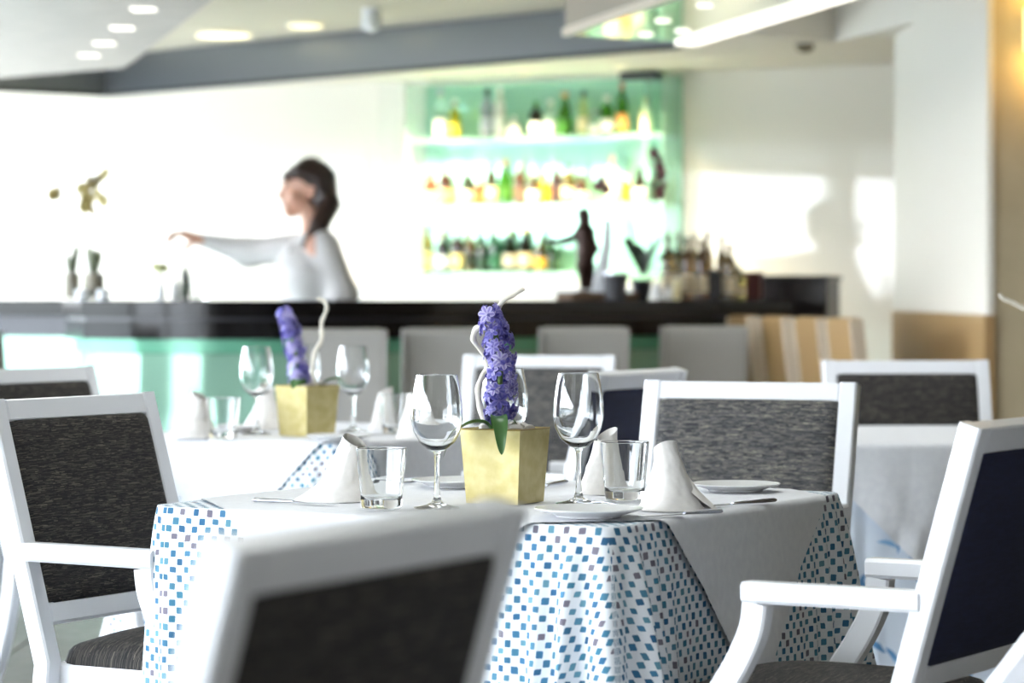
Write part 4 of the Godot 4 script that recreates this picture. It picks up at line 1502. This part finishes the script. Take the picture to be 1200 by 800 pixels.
func bar_things() -> void:
	var cylinder := func(r: float, h: float) -> Shape:
		return Shape.new().lathe([Vector2(0, 0), Vector2(r, 0), Vector2(r, h), Vector2(r - 0.003, h), Vector2(r - 0.003, 0.008), Vector2(0, 0.008)], 28)
	# two plants in glass cylinders
	var specs := [[84, 12.05, 0.038, "leafy plant in a narrow glass cylinder beside the orchid on the bar"], [110, 12.0, 0.050, "cream orchid in a wide glass cylinder on the bar near the windows"]]
	for k in 2:
		var base := on_bar(specs[k][0], specs[k][1])
		var t := thing("cylinder_plant", specs[k][3], "potted plant", base, 0.0)
		var r: float = specs[k][2]
		part("glass_cylinder", cylinder.call(r, 0.30), M.vase_glass, t)
		part("pot", Shape.new().lathe([Vector2(0, 0.009), Vector2(r * 0.86, 0.009), Vector2(r * 0.88, 0.115), Vector2(0, 0.118)], 24), M.taupe, t)
		for i in 7:
			var a := TAU * i / 7.0 + k
			var tip := Vector3(cos(a) * r * 0.85, 0.215 + 0.03 * sin(i * 2.3), sin(a) * r * 0.85)
			part("leaf", strap_leaf(smooth_path([Vector3(cos(a) * 0.008, 0.115, sin(a) * 0.008), Vector3(cos(a) * r * 0.45, 0.17, sin(a) * r * 0.45), tip], 5), 0.018, Vector3(-sin(a), 0, cos(a))), M.olive_leaf, t)
		if k == 1:
			var inverse := t.transform.affine_inverse()
			var stalks := [[[105, 318], [104, 280], [97, 240], [104, 212], [124, 202]], [[100, 318], [90, 275], [78, 240], [66, 226]]]
			for s in stalks:
				var path := []
				for p in s:
					path.append(inverse * at(p[0], p[1], 12.0))
				part("stalk", Shape.new().tube(smooth_path(path, 5), 0.0025, 6), M.olive_leaf, t)
			var n := 0
			for p in [[98, 222], [106, 215], [112, 226], [103, 233], [116, 212], [123, 205], [100, 243], [108, 248], [119, 235], [64, 228], [70, 224]]:
				orchid_flower(t, inverse * at(p[0], p[1], 11.98 - 0.01 * (n % 3)), 0.034, Color(0.45, 0.36, 0.10), Color(0.66, 0.58, 0.30), "cream_orchid", n * 1.1)
				n += 1
	for s in [[96, 11.91, "beside the narrow glass cylinder"], [121, 11.88, "before the wide glass cylinder"]]:
		var t := thing("votive_candle", "small white glass votive " + s[2], "candle holder", on_bar(s[0], s[1]), 0.0, "white votives on the bar")
		part("cup", Shape.new().lathe([Vector2(0, 0), Vector2(0.024, 0), Vector2(0.030, 0.045), Vector2(0.028, 0.045), Vector2(0.022, 0.006), Vector2(0, 0.006)], 20), M.white_gloss, t)
		part("wax", Shape.new().lathe([Vector2(0, 0.007), Vector2(0.022, 0.007), Vector2(0.025, 0.03), Vector2(0, 0.03)], 16), M.linen, t)
	var vase := thing("bud_vase", "small white bud vase with pale green flowers on the bar", "vase", on_bar(188, 11.95))
	part("vase_body", Shape.new().lathe([Vector2(0, 0), Vector2(0.016, 0), Vector2(0.020, 0.03), Vector2(0.012, 0.065), Vector2(0.010, 0.075), Vector2(0, 0.075)], 18), M.white_gloss, vase)
	for i in 6:
		var a := TAU * i / 6.0
		part("stalk", Shape.new().tube([Vector3(0, 0.07, 0), Vector3(cos(a) * 0.02, 0.13, sin(a) * 0.02)], 0.0015, 5), M.stem, vase)
		orchid_flower(vase, Vector3(cos(a) * 0.02, 0.135 + 0.008 * (i % 2), sin(a) * 0.02), 0.018, Color(0.36, 0.38, 0.08), Color(0.52, 0.52, 0.20), "pale_flower", a)
	bottle("bottle", "small dark green pouring bottle on the bar before the bartender", on_bar(217, 11.95), 0.17, 0.019, "wine", Color(0.10, 0.16, 0.09), 0.6, Color(0.2, 0.25, 0.18), Color(0.4, 0.4, 0.4), "small bottles on the bar")
	bottle("bottle", "small white bottle beside the dark pouring bottle", on_bar(206, 12.0), 0.10, 0.018, "spirit", Color(0.88, 0.88, 0.88), 0.9, Color(0.9, 0.9, 0.9), Color(0.9, 0.9, 0.9), "small bottles on the bar")
	tumbler("short glass on the bar beside the dark pouring bottle", on_bar(234, 11.95))
	# a low wooden stand with the bronze figure
	var stand := single("display_stand", Shape.new().box(Vector3(0.33, 0.035, 0.20), Vector3(0, 0.0175, 0), 0.004), M.bark, "brown wooden display stand under the bronze figure", "stand", on_bar(700, 12.88), 0.35)
	var figure := thing("bronze_figure", "dark bronze standing figure with one arm stretched out", "statuette", on_bar(687, 12.86, BAR_TOP + 0.035))
	var sh := Shape.new()
	var s := 12.86 / FOCAL
	var q := func(px: float, py: float, z := 0.0) -> Vector3: return Vector3((px - 687.0) * s, (333.0 - py) * s, z)
	skin_over([[q.call(684, 326, 0.0), 0.0185, q.call(682, 302, 0.005), 0.0252], [q.call(694, 327, -0.01), 0.0185, q.call(690, 302, -0.005), 0.0269], [q.call(682, 302, 0.0), 0.0286, q.call(686, 288, 0.0), 0.0370], [q.call(690, 302, 0.0), 0.0286, q.call(686, 288, 0.0), 0.0336], [q.call(686, 288), 0.0370, q.call(685, 262), 0.0437], [q.call(680, 262), 0.0202, q.call(692, 262), 0.0202], [q.call(685, 262), 0.0218, q.call(685, 247), 0.0202], [q.call(685, 247), 0.0302, q.call(684, 242), 0.0319], [q.call(680, 264, 0.0), 0.0185, q.call(664, 272, 0.01), 0.0151], [q.call(664, 272, 0.01), 0.0151, q.call(648, 274, 0.015), 0.0118], [q.call(648, 274, 0.015), 0.0134, q.call(641, 272, 0.018), 0.0101], [q.call(692, 264, 0.0), 0.0185, q.call(698, 282, 0.015), 0.0151], [q.call(698, 282, 0.015), 0.0151, q.call(692, 296, 0.025), 0.0118]], 0.014, 0.0055, sh)
	part("figure_body", sh, M.bronze, figure)
	part("plinth", Shape.new().lathe([Vector2(0, 0), Vector2(0.040, 0), Vector2(0.040, 0.008), Vector2(0, 0.008)], 24), M.bronze, figure)
	var blade := thing("blade_sculpture", "tall pale grey blade shaped sculpture beside the bronze figure", "sculpture", on_bar(706, 12.80, BAR_TOP + 0.035))
	part("blade", Shape.new().bar(smooth_path([Vector3(-0.012, 0.004, 0), Vector3(0.0, 0.10, 0.005), Vector3(0.02, 0.22, 0.0), Vector3(0.024, 0.33, -0.01)], 6), 0.075, 0.02, Vector3.RIGHT, 0.006, 0.42), M.white_gloss, blade)
	part("foot", Shape.new().box(Vector3(0.09, 0.012, 0.05), Vector3(-0.01, 0.006, 0)), M.white_gloss, blade)
	# red orchid in a bowl
	var orchid := thing("red_orchid", "dark red orchid with dark leaves in a grey pot on the bar", "potted plant", on_bar(752, 13.08))
	var inv := orchid.transform.affine_inverse()
	part("pot", Shape.new().lathe([Vector2(0, 0), Vector2(0.035, 0), Vector2(0.052, 0.095), Vector2(0.048, 0.095), Vector2(0.040, 0.07), Vector2(0, 0.07)], 28), M.charcoal, orchid)
	part("moss", Shape.new().lathe([Vector2(0, 0.06), Vector2(0.044, 0.072), Vector2(0.0, 0.085)], 18), M.olive_leaf, orchid)
	for l in [[[755, 322], [745, 300], [736, 284], [730, 282]], [[752, 322], [760, 300], [770, 283], [776, 275]], [[752, 322], [752, 300], [744, 290], [738, 296]], [[752, 322], [764, 308], [776, 300], [784, 304]]]:
		var path := []
		for p in l:
			path.append(inv * at(p[0], p[1], 12.93))
		part("leaf", strap_leaf(smooth_path(path, 5), 0.026, Vector3(0.6, 0.5, 0.5), 0.15), M.dark_leaf, orchid)
	for st in [[[752, 322], [764, 270], [770, 225], [768, 178]], [[750, 322], [738, 270], [722, 235], [706, 212]]]:
		var path := []
		for p in st:
			path.append(inv * at(p[0], p[1], 12.95))
		part("stalk", Shape.new().tube(smooth_path(path, 5), 0.003, 6), M.dark_leaf, orchid)
	var m := 0
	for p in [[766, 180], [771, 186], [763, 192], [773, 197], [776, 207], [771, 214], [778, 219], [774, 228], [703, 212], [709, 216], [700, 219], [711, 223], [706, 210]]:
		orchid_flower(orchid, inv * at(p[0], p[1], 12.93 - 0.012 * (m % 2)), 0.027, Color(0.13, 0.018, 0.035), Color(0.24, 0.05, 0.075), "red_blossom", m * 0.9)
		m += 1
	var pot := thing("ice_bucket", "dark grey bucket beside the blade sculpture", "bucket", on_bar(721, 12.72))
	part("bucket_body", Shape.new().lathe([Vector2(0, 0), Vector2(0.045, 0), Vector2(0.058, 0.12), Vector2(0.055, 0.12), Vector2(0.043, 0.006), Vector2(0, 0.006)], 28), M.dark_grey, pot)
	part("rim", Shape.new().lathe([Vector2(0.056, 0.114), Vector2(0.061, 0.117), Vector2(0.061, 0.124), Vector2(0.054, 0.124)], 28), M.steel, pot)
	var shaker := thing("dark_canister", "dark ribbed canister at the end of the bar", "canister", on_bar(837, 13.05))
	part("canister_body", Shape.new().lathe([Vector2(0, 0), Vector2(0.036, 0), Vector2(0.038, 0.03), Vector2(0.035, 0.035), Vector2(0.038, 0.07), Vector2(0.035, 0.075), Vector2(0.037, 0.11), Vector2(0.030, 0.12), Vector2(0, 0.12)], 26), M.charcoal, shaker)
	part("lid", Shape.new().lathe([Vector2(0, 0.12), Vector2(0.028, 0.12), Vector2(0.024, 0.14), Vector2(0, 0.145)], 22), M.dark_grey, shaker)
	for c in [[793, 12.85, 0.10, 0.02, "slim cream candle among the bar bottles", Color(0.93, 0.88, 0.70)], [770, 12.80, 0.075, 0.016, "slim white shaker beside the orchid pot", Color(0.86, 0.86, 0.88)], [783, 12.78, 0.05, 0.018, "squat white pot beside the cream candle", Color(0.88, 0.87, 0.85)]]:
		var t := thing("bar_jar", c[4], "jar", on_bar(c[0], c[1]), 0.0, "small jars on the bar")
		part("jar_body", Shape.new().lathe([Vector2(0, 0), Vector2(c[3], 0), Vector2(c[3], c[2] * 0.85), Vector2(c[3] * 0.7, c[2]), Vector2(0, c[2])], 18), mat(c[5], 0.3), t)
		part("lid", Shape.new().lathe([Vector2(0, c[2]), Vector2(c[3] * 0.6, c[2]), Vector2(c[3] * 0.5, c[2] + 0.012), Vector2(0, c[2] + 0.014)], 14), M.steel, t)
	# bottles gathered on the bar
	var olive := Color(0.42, 0.33, 0.16)
	var rows := [
		[783, 13.0, 274, olive, "spirit", "olive brown bottle with pale label beside the orchid leaves"], [795, 13.12, 272, Color(0.25, 0.27, 0.13), "wine", "slim dark olive bottle among the bar bottles"],
		[805, 12.98, 278, Color(0.45, 0.30, 0.14), "spirit", "amber bottle before the slim olive bottle"], [813, 13.15, 273, Color(0.52, 0.42, 0.22), "wine", "tall honey coloured bottle among the bar bottles"],
		[822, 13.0, 280, Color(0.36, 0.22, 0.12), "spirit", "brown bottle beside the dark canister"], [829, 13.2, 271, Color(0.55, 0.45, 0.30), "wine", "tall pale amber bottle behind the dark canister"],
		[846, 13.18, 276, Color(0.40, 0.32, 0.20), "wine", "slim smoky bottle behind the dark canister"], [855, 13.08, 286, Color(0.48, 0.40, 0.22), "spirit", "short honey bottle at the end of the bar"],
		[866, 13.22, 312, Color(0.60, 0.56, 0.28), "spirit", "small yellow bottle closest to the wooden box"],
	]
	for b in rows:
		var h: float = (345.0 - b[2] + (EYE - BAR_TOP) * FOCAL / b[1]) * b[1] / FOCAL
		bottle("bottle", b[5], on_bar(b[0], b[1]), h, 0.026 if b[4] == "wine" else 0.031, b[4], b[3], 0.35, Color(0.80, 0.74, 0.62), Color(0.25, 0.2, 0.16), "bottles gathered on the bar")


# ---------------------------------------------------------------- bottles
func bottle(called: String, label: String, where: Vector3, height: float, radius: float, kind: String, tint: Color, alpha: float, paper: Color, cap: Color, group: String) -> void:
	var t := thing(called, label, "bottle", where, 0.0, group)
	var forms: Dictionary = {
		"wine": [[0.0, 0.0], [0.95, 0.0], [1.0, 0.02], [1.0, 0.58], [0.92, 0.66], [0.55, 0.75], [0.38, 0.82], [0.34, 0.90], [0.34, 0.985], [0.0, 0.985]],
		"spirit": [[0.0, 0.0], [0.95, 0.0], [1.0, 0.02], [1.0, 0.64], [0.90, 0.71], [0.45, 0.77], [0.36, 0.80], [0.36, 0.90], [0.40, 0.93], [0.0, 0.93]],
		"champagne": [[0.0, 0.0], [0.95, 0.0], [1.0, 0.03], [1.0, 0.42], [0.90, 0.55], [0.60, 0.70], [0.40, 0.83], [0.34, 0.95], [0.34, 0.985], [0.0, 0.985]],
		"squat": [[0.0, 0.0], [1.1, 0.0], [1.2, 0.04], [1.2, 0.55], [1.0, 0.66], [0.45, 0.72], [0.38, 0.76], [0.38, 0.90], [0.0, 0.90]],
	}
	var profile := []
	for p in forms[kind]:
		profile.append(Vector2(p[0] * radius, p[1] * height))
	part("bottle_glass", Shape.new().lathe(profile, 22), glass(tint, alpha), t)
	var wide := 1.2 if kind == "squat" else 1.0
	part("paper_label", Shape.new().lathe([Vector2(radius * wide + 0.0004, height * 0.12), Vector2(radius * wide + 0.001, height * 0.13), Vector2(radius * wide + 0.001, height * 0.40), Vector2(radius * wide + 0.0004, height * 0.41)], 22), paper_of(paper), t)
	var neck := 0.43 if kind != "squat" else 0.46
	part("cap", Shape.new().lathe([Vector2(0.30 * radius, height * 0.865), Vector2(neck * radius, height * 0.868), Vector2(neck * radius, height), Vector2(0, height + 0.001)], 16), paper_of(cap), t)


func paper_of(c: Color) -> StandardMaterial3D:
	var key := "paper_" + c.to_html()
	if not M.has(key):
		M[key] = mat(c, 0.5)
	return M[key]


func bottles() -> void:
	var clear := Color(0.93, 0.97, 0.93)
	var green := Color(0.25, 0.50, 0.10)
	var leafgreen := Color(0.20, 0.42, 0.12)
	var amber := Color(0.55, 0.30, 0.08)
	var brown := Color(0.28, 0.15, 0.07)
	var black := Color(0.05, 0.05, 0.045)
	var deep := Color(0.06, 0.16, 0.09)
	var yellow := Color(0.85, 0.62, 0.03)
	var white := Color(0.90, 0.89, 0.86)
	var cream := Color(0.88, 0.83, 0.66)
	var silver := Color(0.70, 0.71, 0.75)
	var gold := Color(0.74, 0.60, 0.26)
	var red := Color(0.66, 0.22, 0.16)
	var dark := Color(0.10, 0.10, 0.10)
	var shelves := {
		"top": [2.036, [
			[516, 104, "spirit", clear, 0.1, white, silver, "clear bottle with silver cap at the window end of the top shelf"], [533, 116, "wine", Color(0.80, 0.74, 0.18), 0.25, Color(0.75, 0.66, 0.2), clear, "slim bottle with yellow liquor on the top shelf"],
			[571, 103, "spirit", silver, 0.45, silver, dark, "silver bottle with black cap on the top shelf"], [586, 102, "wine", white, 0.65, white, white, "frosted white tall bottle on the top shelf"], [602, 136, "squat", white, 0.8, white, white, "small squat white bottle on the top shelf"],
			[628, 119, "spirit", Color(0.07, 0.08, 0.04), 0.7, white, green, "dark bottle with green cap and white label on the top shelf"], [645, 117, "spirit", clear, 0.15, silver, white, "clear bottle with white cap before the tall green bottle"], [662, 108, "champagne", green, 0.35, leafgreen, Color(0.80, 0.62, 0.36), "tall plain green bottle on the top shelf"],
			[684, 106, "wine", Color(0.90, 0.92, 0.68), 0.2, cream, dark, "pale yellow tall bottle with dark cap on the top shelf"], [697, 129, "squat", clear, 0.15, white, silver, "small clear squat bottle on the top shelf"], [711, 112, "spirit", green, 0.4, white, white, "green bottle with large white label on the top shelf"],
			[729, 97, "wine", Color(0.22, 0.48, 0.08), 0.4, Color(0.80, 0.55, 0.30), red, "green bottle with red cap and orange label on the top shelf"], [757, 114, "wine", cream, 0.7, cream, Color(0.7, 0.6, 0.3), "cream white bottle at the inner end of the top shelf"]]],
		"middle": [1.651, [
			[505, 202, "spirit", amber, 0.4, cream, brown, "amber bottle with cream label at the window end of the middle shelf"], [522, 194, "spirit", brown, 0.5, Color(0.78, 0.62, 0.44), amber, "brown bottle with buff label on the middle shelf"], [549, 199, "spirit", Color(0.16, 0.20, 0.08), 0.55, cream, silver, "dark olive bottle with tall cream label on the middle shelf"],
			[563, 206, "squat", amber, 0.4, Color(0.62, 0.36, 0.14), brown, "short amber bottle on the middle shelf"], [576, 189, "wine", Color(0.25, 0.22, 0.08), 0.5, cream, deep, "olive brown bottle with wide cream label on the middle shelf"], [592, 187, "champagne", leafgreen, 0.45, Color(0.22, 0.40, 0.12), Color(0.62, 0.45, 0.25), "big green bottle with gold neck on the middle shelf"],
			[609, 191, "wine", Color(0.34, 0.24, 0.18), 0.55, Color(0.42, 0.32, 0.26), silver, "slim brown grey bottle on the middle shelf"], [625, 201, "spirit", Color(0.30, 0.26, 0.18), 0.5, white, silver, "brown bottle with white label beside the lemon yellow bottle"], [639, 204, "squat", yellow, 0.6, yellow, gold, "lemon yellow bottle on the middle shelf"],
			[652, 190, "wine", Color(0.20, 0.13, 0.10), 0.6, Color(0.30, 0.20, 0.18), silver, "tall dark bottle beside the lemon yellow bottle"], [666, 192, "spirit", Color(0.40, 0.36, 0.08), 0.5, cream, dark, "olive gold bottle with round cream label on the middle shelf"], [681, 205, "spirit", brown, 0.6, Color(0.80, 0.74, 0.66), brown, "brown bottle above the bronze figure on the middle shelf"],
			[717, 182, "spirit", Color(0.82, 0.80, 0.74), 0.5, white, Color(0.66, 0.62, 0.52), "pale grey bottle with white label on the middle shelf"], [733, 205, "wine", Color(0.90, 0.70, 0.04), 0.6, yellow, white, "slim bright yellow bottle on the middle shelf"], [750, 197, "champagne", Color(0.12, 0.10, 0.07), 0.7, white, dark, "black bottle with big white label on the middle shelf"],
			[766, 200, "wine", Color(0.14, 0.20, 0.14), 0.6, Color(0.25, 0.28, 0.2), dark, "dark green bottle behind the red orchid on the middle shelf"]]],
		"bottom": [1.261, [
			[501, 264, "wine", Color(0.58, 0.56, 0.16), 0.4, Color(0.80, 0.76, 0.50), Color(0.2, 0.28, 0.14), "yellow green bottle at the window end of the bottom shelf"], [519, 272, "spirit", black, 0.7, Color(0.78, 0.80, 0.86), Color(0.55, 0.35, 0.2), "black bottle with white blue label on the bottom shelf"], [536, 268, "spirit", Color(0.12, 0.07, 0.04), 0.7, Color(0.90, 0.84, 0.56), silver, "brown black bottle with two pale yellow labels on the bottom shelf"],
			[551, 268, "wine", Color(0.34, 0.26, 0.06), 0.55, Color(0.12, 0.16, 0.10), Color(0.6, 0.52, 0.12), "dark bottle with yellow neck on the bottom shelf"], [566, 276, "spirit", deep, 0.6, Color(0.08, 0.20, 0.13), deep, "short dark green bottle on the bottom shelf"], [581, 268, "spirit", Color(0.10, 0.32, 0.22), 0.5, Color(0.10, 0.32, 0.22), silver, "sea green bottle with silver cap on the bottom shelf"],
			[598, 269, "champagne", Color(0.04, 0.07, 0.035), 0.7, Color(0.66, 0.64, 0.58), Color(0.48, 0.50, 0.16), "dark sparkling wine bottle with olive neck foil on the bottom shelf"], [616, 265, "champagne", Color(0.05, 0.05, 0.035), 0.7, Color(0.80, 0.74, 0.60), gold, "dark sparkling wine bottle with gold neck foil on the bottom shelf"],
			[634, 278, "spirit", Color(0.24, 0.22, 0.06), 0.55, Color(0.80, 0.60, 0.22), Color(0.3, 0.3, 0.1), "olive bottle with golden label behind the bronze arm"], [648, 282, "wine", Color(0.10, 0.22, 0.10), 0.55, Color(0.14, 0.24, 0.14), Color(0.3, 0.36, 0.15), "green bottle behind the bronze arm on the bottom shelf"]]],
	}
	for which in shelves:
		var y: float = shelves[which][0]
		for b in shelves[which][1]:
			var k: float = (b[0] - 600.0) / FOCAL
			var p0 := wall_point(0.0, 0.15)
			var s := (k * p0.y - p0.x) / (WALL_ALONG.x - k * WALL_ALONG.y)
			var p := wall_point(s, 0.15)
			var foot := HORIZON - (y - EYE) * FOCAL / p.y
			var h: float = (foot - b[1]) * p.y / FOCAL
			bottle("bottle", b[7], xd(p.x, p.y, y), h, {"wine": 0.034, "spirit": 0.039, "champagne": 0.044, "squat": 0.032}[b[2]], b[2], b[3], b[4], b[5], b[6], "bottles on the glass shelves")


# ---------------------------------------------------------------- the bartender
func bartender() -> void:
	var depth := 13.1
	var t := thing("person", "woman with dark tied hair and white blouse reaching out behind the bar", "person", xd((356.0 - 600.0) / FOCAL * depth, depth))
	var k := depth / FOCAL
	var p := func(px: float, py: float, z := 0.0) -> Vector3: return Vector3((px - 356.0) * k, EYE + (HORIZON - py) * k, z)
	var body := Shape.new()
	var hip := Vector3(0.10, 0.92, 0)
	# trunk, legs and arms
	skin_over([
		[p.call(372, 283, 0.0), 0.060, p.call(372, 330, 0.0), 0.115, Vector3(1.0, 1.0, 0.72)], [p.call(372, 330, 0), 0.115, hip, 0.12, Vector3(1.0, 1.0, 0.78)],
		[hip + Vector3(0, 0, 0.08), 0.085, Vector3(0.09, 0.50, 0.09), 0.055], [Vector3(0.09, 0.50, 0.09), 0.053, Vector3(0.12, 0.09, 0.09), 0.038], [Vector3(0.12, 0.06, 0.09), 0.036, Vector3(0.0, 0.035, 0.10), 0.030],
		[hip + Vector3(0, 0, -0.08), 0.085, Vector3(0.09, 0.50, -0.09), 0.055], [Vector3(0.09, 0.50, -0.09), 0.053, Vector3(0.12, 0.09, -0.09), 0.038], [Vector3(0.12, 0.06, -0.09), 0.036, Vector3(0.0, 0.035, -0.10), 0.030],
		[p.call(372, 290, 0.16), 0.045, p.call(404, 345, 0.20), 0.040], [p.call(404, 345, 0.20), 0.038, Vector3(0.10, 0.96, 0.25), 0.026],
		[p.call(362, 288, -0.15), 0.045, p.call(285, 300, -0.20), 0.036], [p.call(285, 300, -0.20), 0.034, p.call(232, 281, -0.16), 0.024],
		[p.call(372, 285, 0.13), 0.045, p.call(364, 285, -0.13), 0.045], [p.call(366, 282, 0.0), 0.046, p.call(362, 250, 0.0), 0.043]], 0.05, 0.015, body)
	# head with brow, nose, lips, chin and ear
	skin_over([
		[p.call(359, 216, 0.0), 0.090, p.call(352, 226, 0.0), 0.074, Vector3(1.0, 1.0, 1.16)], [p.call(350, 236, 0.0), 0.062, p.call(343, 247, 0.0), 0.030, Vector3(1, 1, 1.1)],
		[p.call(337, 212, 0.03), 0.020, p.call(337, 212, -0.03), 0.020], [p.call(333, 217, 0.0), 0.010, p.call(328.5, 229, 0.0), 0.0125], [p.call(330, 231, 0.010), 0.009, p.call(330, 231, -0.010), 0.009],
		[p.call(334.5, 239, 0.012), 0.012, p.call(334.5, 239, -0.012), 0.012], [p.call(336, 243, 0.010), 0.012, p.call(336, 243, -0.010), 0.012], [p.call(337.5, 249, 0.008), 0.019, p.call(337.5, 249, -0.008), 0.019],
		[p.call(345, 230, 0.048), 0.026, p.call(345, 230, -0.048), 0.026], [p.call(368, 222, 0.078), 0.014, p.call(366, 232, 0.074), 0.010], [p.call(362, 245, 0.0), 0.044, p.call(364, 262, 0.0), 0.044]], 0.022, 0.006, body)
	# the hand that holds a glass: palm, thumb and four bent fingers
	var palm_a: Vector3 = p.call(232, 281, -0.16)
	var palm_b: Vector3 = p.call(213, 274, -0.15)
	var bones := [[palm_a, 0.024, palm_b, 0.022, Vector3(1, 1, 0.8)], [palm_a + Vector3(0, 0, 0.02), 0.018, palm_b + Vector3(0, 0, 0.024), 0.014], [palm_a + Vector3(0, 0, -0.02), 0.018, palm_b + Vector3(0, 0, -0.026), 0.014]]
	for f in 4:
		var z := -0.19 + 0.0205 * (3 - f) + 0.012
		var l: float = [1.0, 1.08, 1.0, 0.82][f]
		var a: Vector3 = p.call(211, 272, z)
		var b: Vector3 = a + Vector3(-0.040, -0.002, 0) * l
		var c: Vector3 = b + Vector3(-0.026, -0.018, 0) * l
		var d: Vector3 = c + Vector3(-0.008, -0.022, 0) * l
		bones.append_array([[a, 0.0105, b, 0.0095], [b, 0.0095, c, 0.0085], [c, 0.0085, d, 0.0078]])
	var thumb: Vector3 = p.call(222, 284, -0.125)
	bones.append_array([[thumb, 0.014, thumb + Vector3(-0.030, -0.022, 0.004), 0.011], [thumb + Vector3(-0.030, -0.022, 0.004), 0.0105, thumb + Vector3(-0.060, -0.022, -0.008), 0.0085]])
	skin_over(bones, 0.010, 0.004, body)
	# the other hand resting at the waist
	var wrist := Vector3(0.10, 0.96, 0.25)
	bones = [[wrist, 0.022, wrist + Vector3(-0.05, -0.04, 0), 0.026]]
	for f in 4:
		var a := wrist + Vector3(-0.055, -0.05, -0.028 + 0.019 * f)
		bones.append_array([[a, 0.0095, a + Vector3(-0.028, -0.026, 0), 0.009], [a + Vector3(-0.028, -0.026, 0), 0.009, a + Vector3(-0.040, -0.055, 0), 0.008]])
	bones.append([wrist + Vector3(-0.02, -0.02, -0.025), 0.012, wrist + Vector3(-0.06, -0.02, -0.05), 0.009])
	skin_over(bones, 0.010, 0.005, body)
	part("figure", body, M.skin, t)
	# blouse
	var blouse := Shape.new()
	skin_over([
		[p.call(372, 290, 0.0), 0.085, p.call(366, 318, 0.0), 0.165, Vector3(1.0, 1.0, 0.75)], [p.call(346, 305, 0.07), 0.062, p.call(346, 305, -0.06), 0.062], [p.call(368, 325, 0.0), 0.16, Vector3(0.07, 0.93, 0), 0.145, Vector3(1.0, 1.0, 0.75)],
		[p.call(384, 291, 0.15), 0.070, p.call(406, 345, 0.20), 0.066], [p.call(405, 345, 0.20), 0.056, Vector3(0.115, 0.99, 0.245), 0.038],
		[p.call(345, 291, -0.14), 0.074, p.call(285, 295, -0.20), 0.064], [p.call(285, 295, -0.20), 0.064, p.call(234, 281, -0.163), 0.036],
		[p.call(378, 284, 0.12), 0.056, p.call(360, 286, -0.12), 0.056]], 0.045, 0.014, blouse)
	part("blouse", blouse, M.blouse, t)
	for z in [1.0, -1.0]:
		part("collar", Shape.new().sheet([PackedVector3Array([p.call(372, 268, 0.05 * z), p.call(384, 272, 0.055 * z)]), PackedVector3Array([p.call(356, 272, 0.058 * z), p.call(360, 284, 0.075 * z)]), PackedVector3Array([p.call(342, 286, 0.035 * z), p.call(345, 296, 0.045 * z)])]), M.blouse, t)
	var trousers := Shape.new()
	skin_over([[Vector3(0.09, 0.95, 0), 0.130, hip, 0.132, Vector3(1, 1, 0.78)], [hip + Vector3(0, 0, 0.08), 0.10, Vector3(0.09, 0.50, 0.09), 0.075], [Vector3(0.09, 0.50, 0.09), 0.075, Vector3(0.12, 0.10, 0.09), 0.065], [hip + Vector3(0, 0, -0.08), 0.10, Vector3(0.09, 0.50, -0.09), 0.075], [Vector3(0.09, 0.50, -0.09), 0.075, Vector3(0.12, 0.10, -0.09), 0.065]], 0.05, 0.02, trousers)
	part("trousers", trousers, M.black_cloth, t)
	# hair: cap, swept side and low tail over the shoulder
	var hair := Shape.new()
	skin_over([
		[p.call(364, 207, 0.0), 0.092, p.call(372, 222, 0.0), 0.082, Vector3(1.0, 1.0, 1.1)], [p.call(346, 202, 0.02), 0.034, p.call(366, 200, 0.0), 0.050], [p.call(335, 206, 0.045), 0.014, p.call(352, 200, 0.062), 0.030], [p.call(352, 202, 0.066), 0.022, p.call(376, 212, 0.068), 0.030],
		[p.call(376, 214, 0.066), 0.024, p.call(384, 240, 0.05), 0.036], [p.call(374, 212, 0.0), 0.086, p.call(383, 238, 0.02), 0.060], [p.call(387, 240, 0.05), 0.052, p.call(376, 266, 0.12), 0.044], [p.call(376, 266, 0.12), 0.042, p.call(359, 289, 0.175), 0.014],
		[p.call(340, 203, -0.045), 0.016, p.call(372, 210, -0.07), 0.032], [p.call(372, 210, -0.066), 0.030, p.call(386, 236, -0.03), 0.040]], 0.02, 0.0065, hair)
	part("hair", hair, M.hair, t)
	for z in [1.0, -1.0]:
		part("eye", Shape.new().lathe([Vector2(0, -0.006), Vector2(0.010, 0.0), Vector2(0, 0.006)], 12), M.eye, t, p.call(335, 219.5, 0.042 * z))
		part("eyebrow", Shape.new().tube([p.call(331.5, 212, 0.022 * z), p.call(332.5, 210, 0.040 * z), p.call(338, 212, 0.060 * z)], 0.0055, 6), M.hair, t)
	part("lip", Shape.new().tube([p.call(335.5, 240, 0.022), p.call(331.6, 239.6, 0.0), p.call(335.5, 240, -0.022)], 0.006, 8), M.lips, t)
	part("lip", Shape.new().tube([p.call(336.5, 242.4, 0.020), p.call(332.6, 243, 0.0), p.call(336.5, 242.4, -0.020)], 0.0062, 8), M.lips, t)
	part("brooch", Shape.new().lathe([Vector2(0, 0), Vector2(0.018, 0.003), Vector2(0.012, 0.010), Vector2(0, 0.012)], 14), M.steel, t, p.call(344, 297, 0.115), Basis(Vector3.FORWARD, 0.6) * Basis(Vector3.RIGHT, PI / 2))
	# the glass in her hand
	var held := single("mixing_glass", saved("tumbler", func(): return Shape.new()), M.clear, "small clear glass held in the bartender's outstretched hand", "drinking glass", t.position + p.call(199, 296, -0.158) + Vector3(0, 0, 0))
	held.scale = Vector3(0.62, 0.75, 0.62)
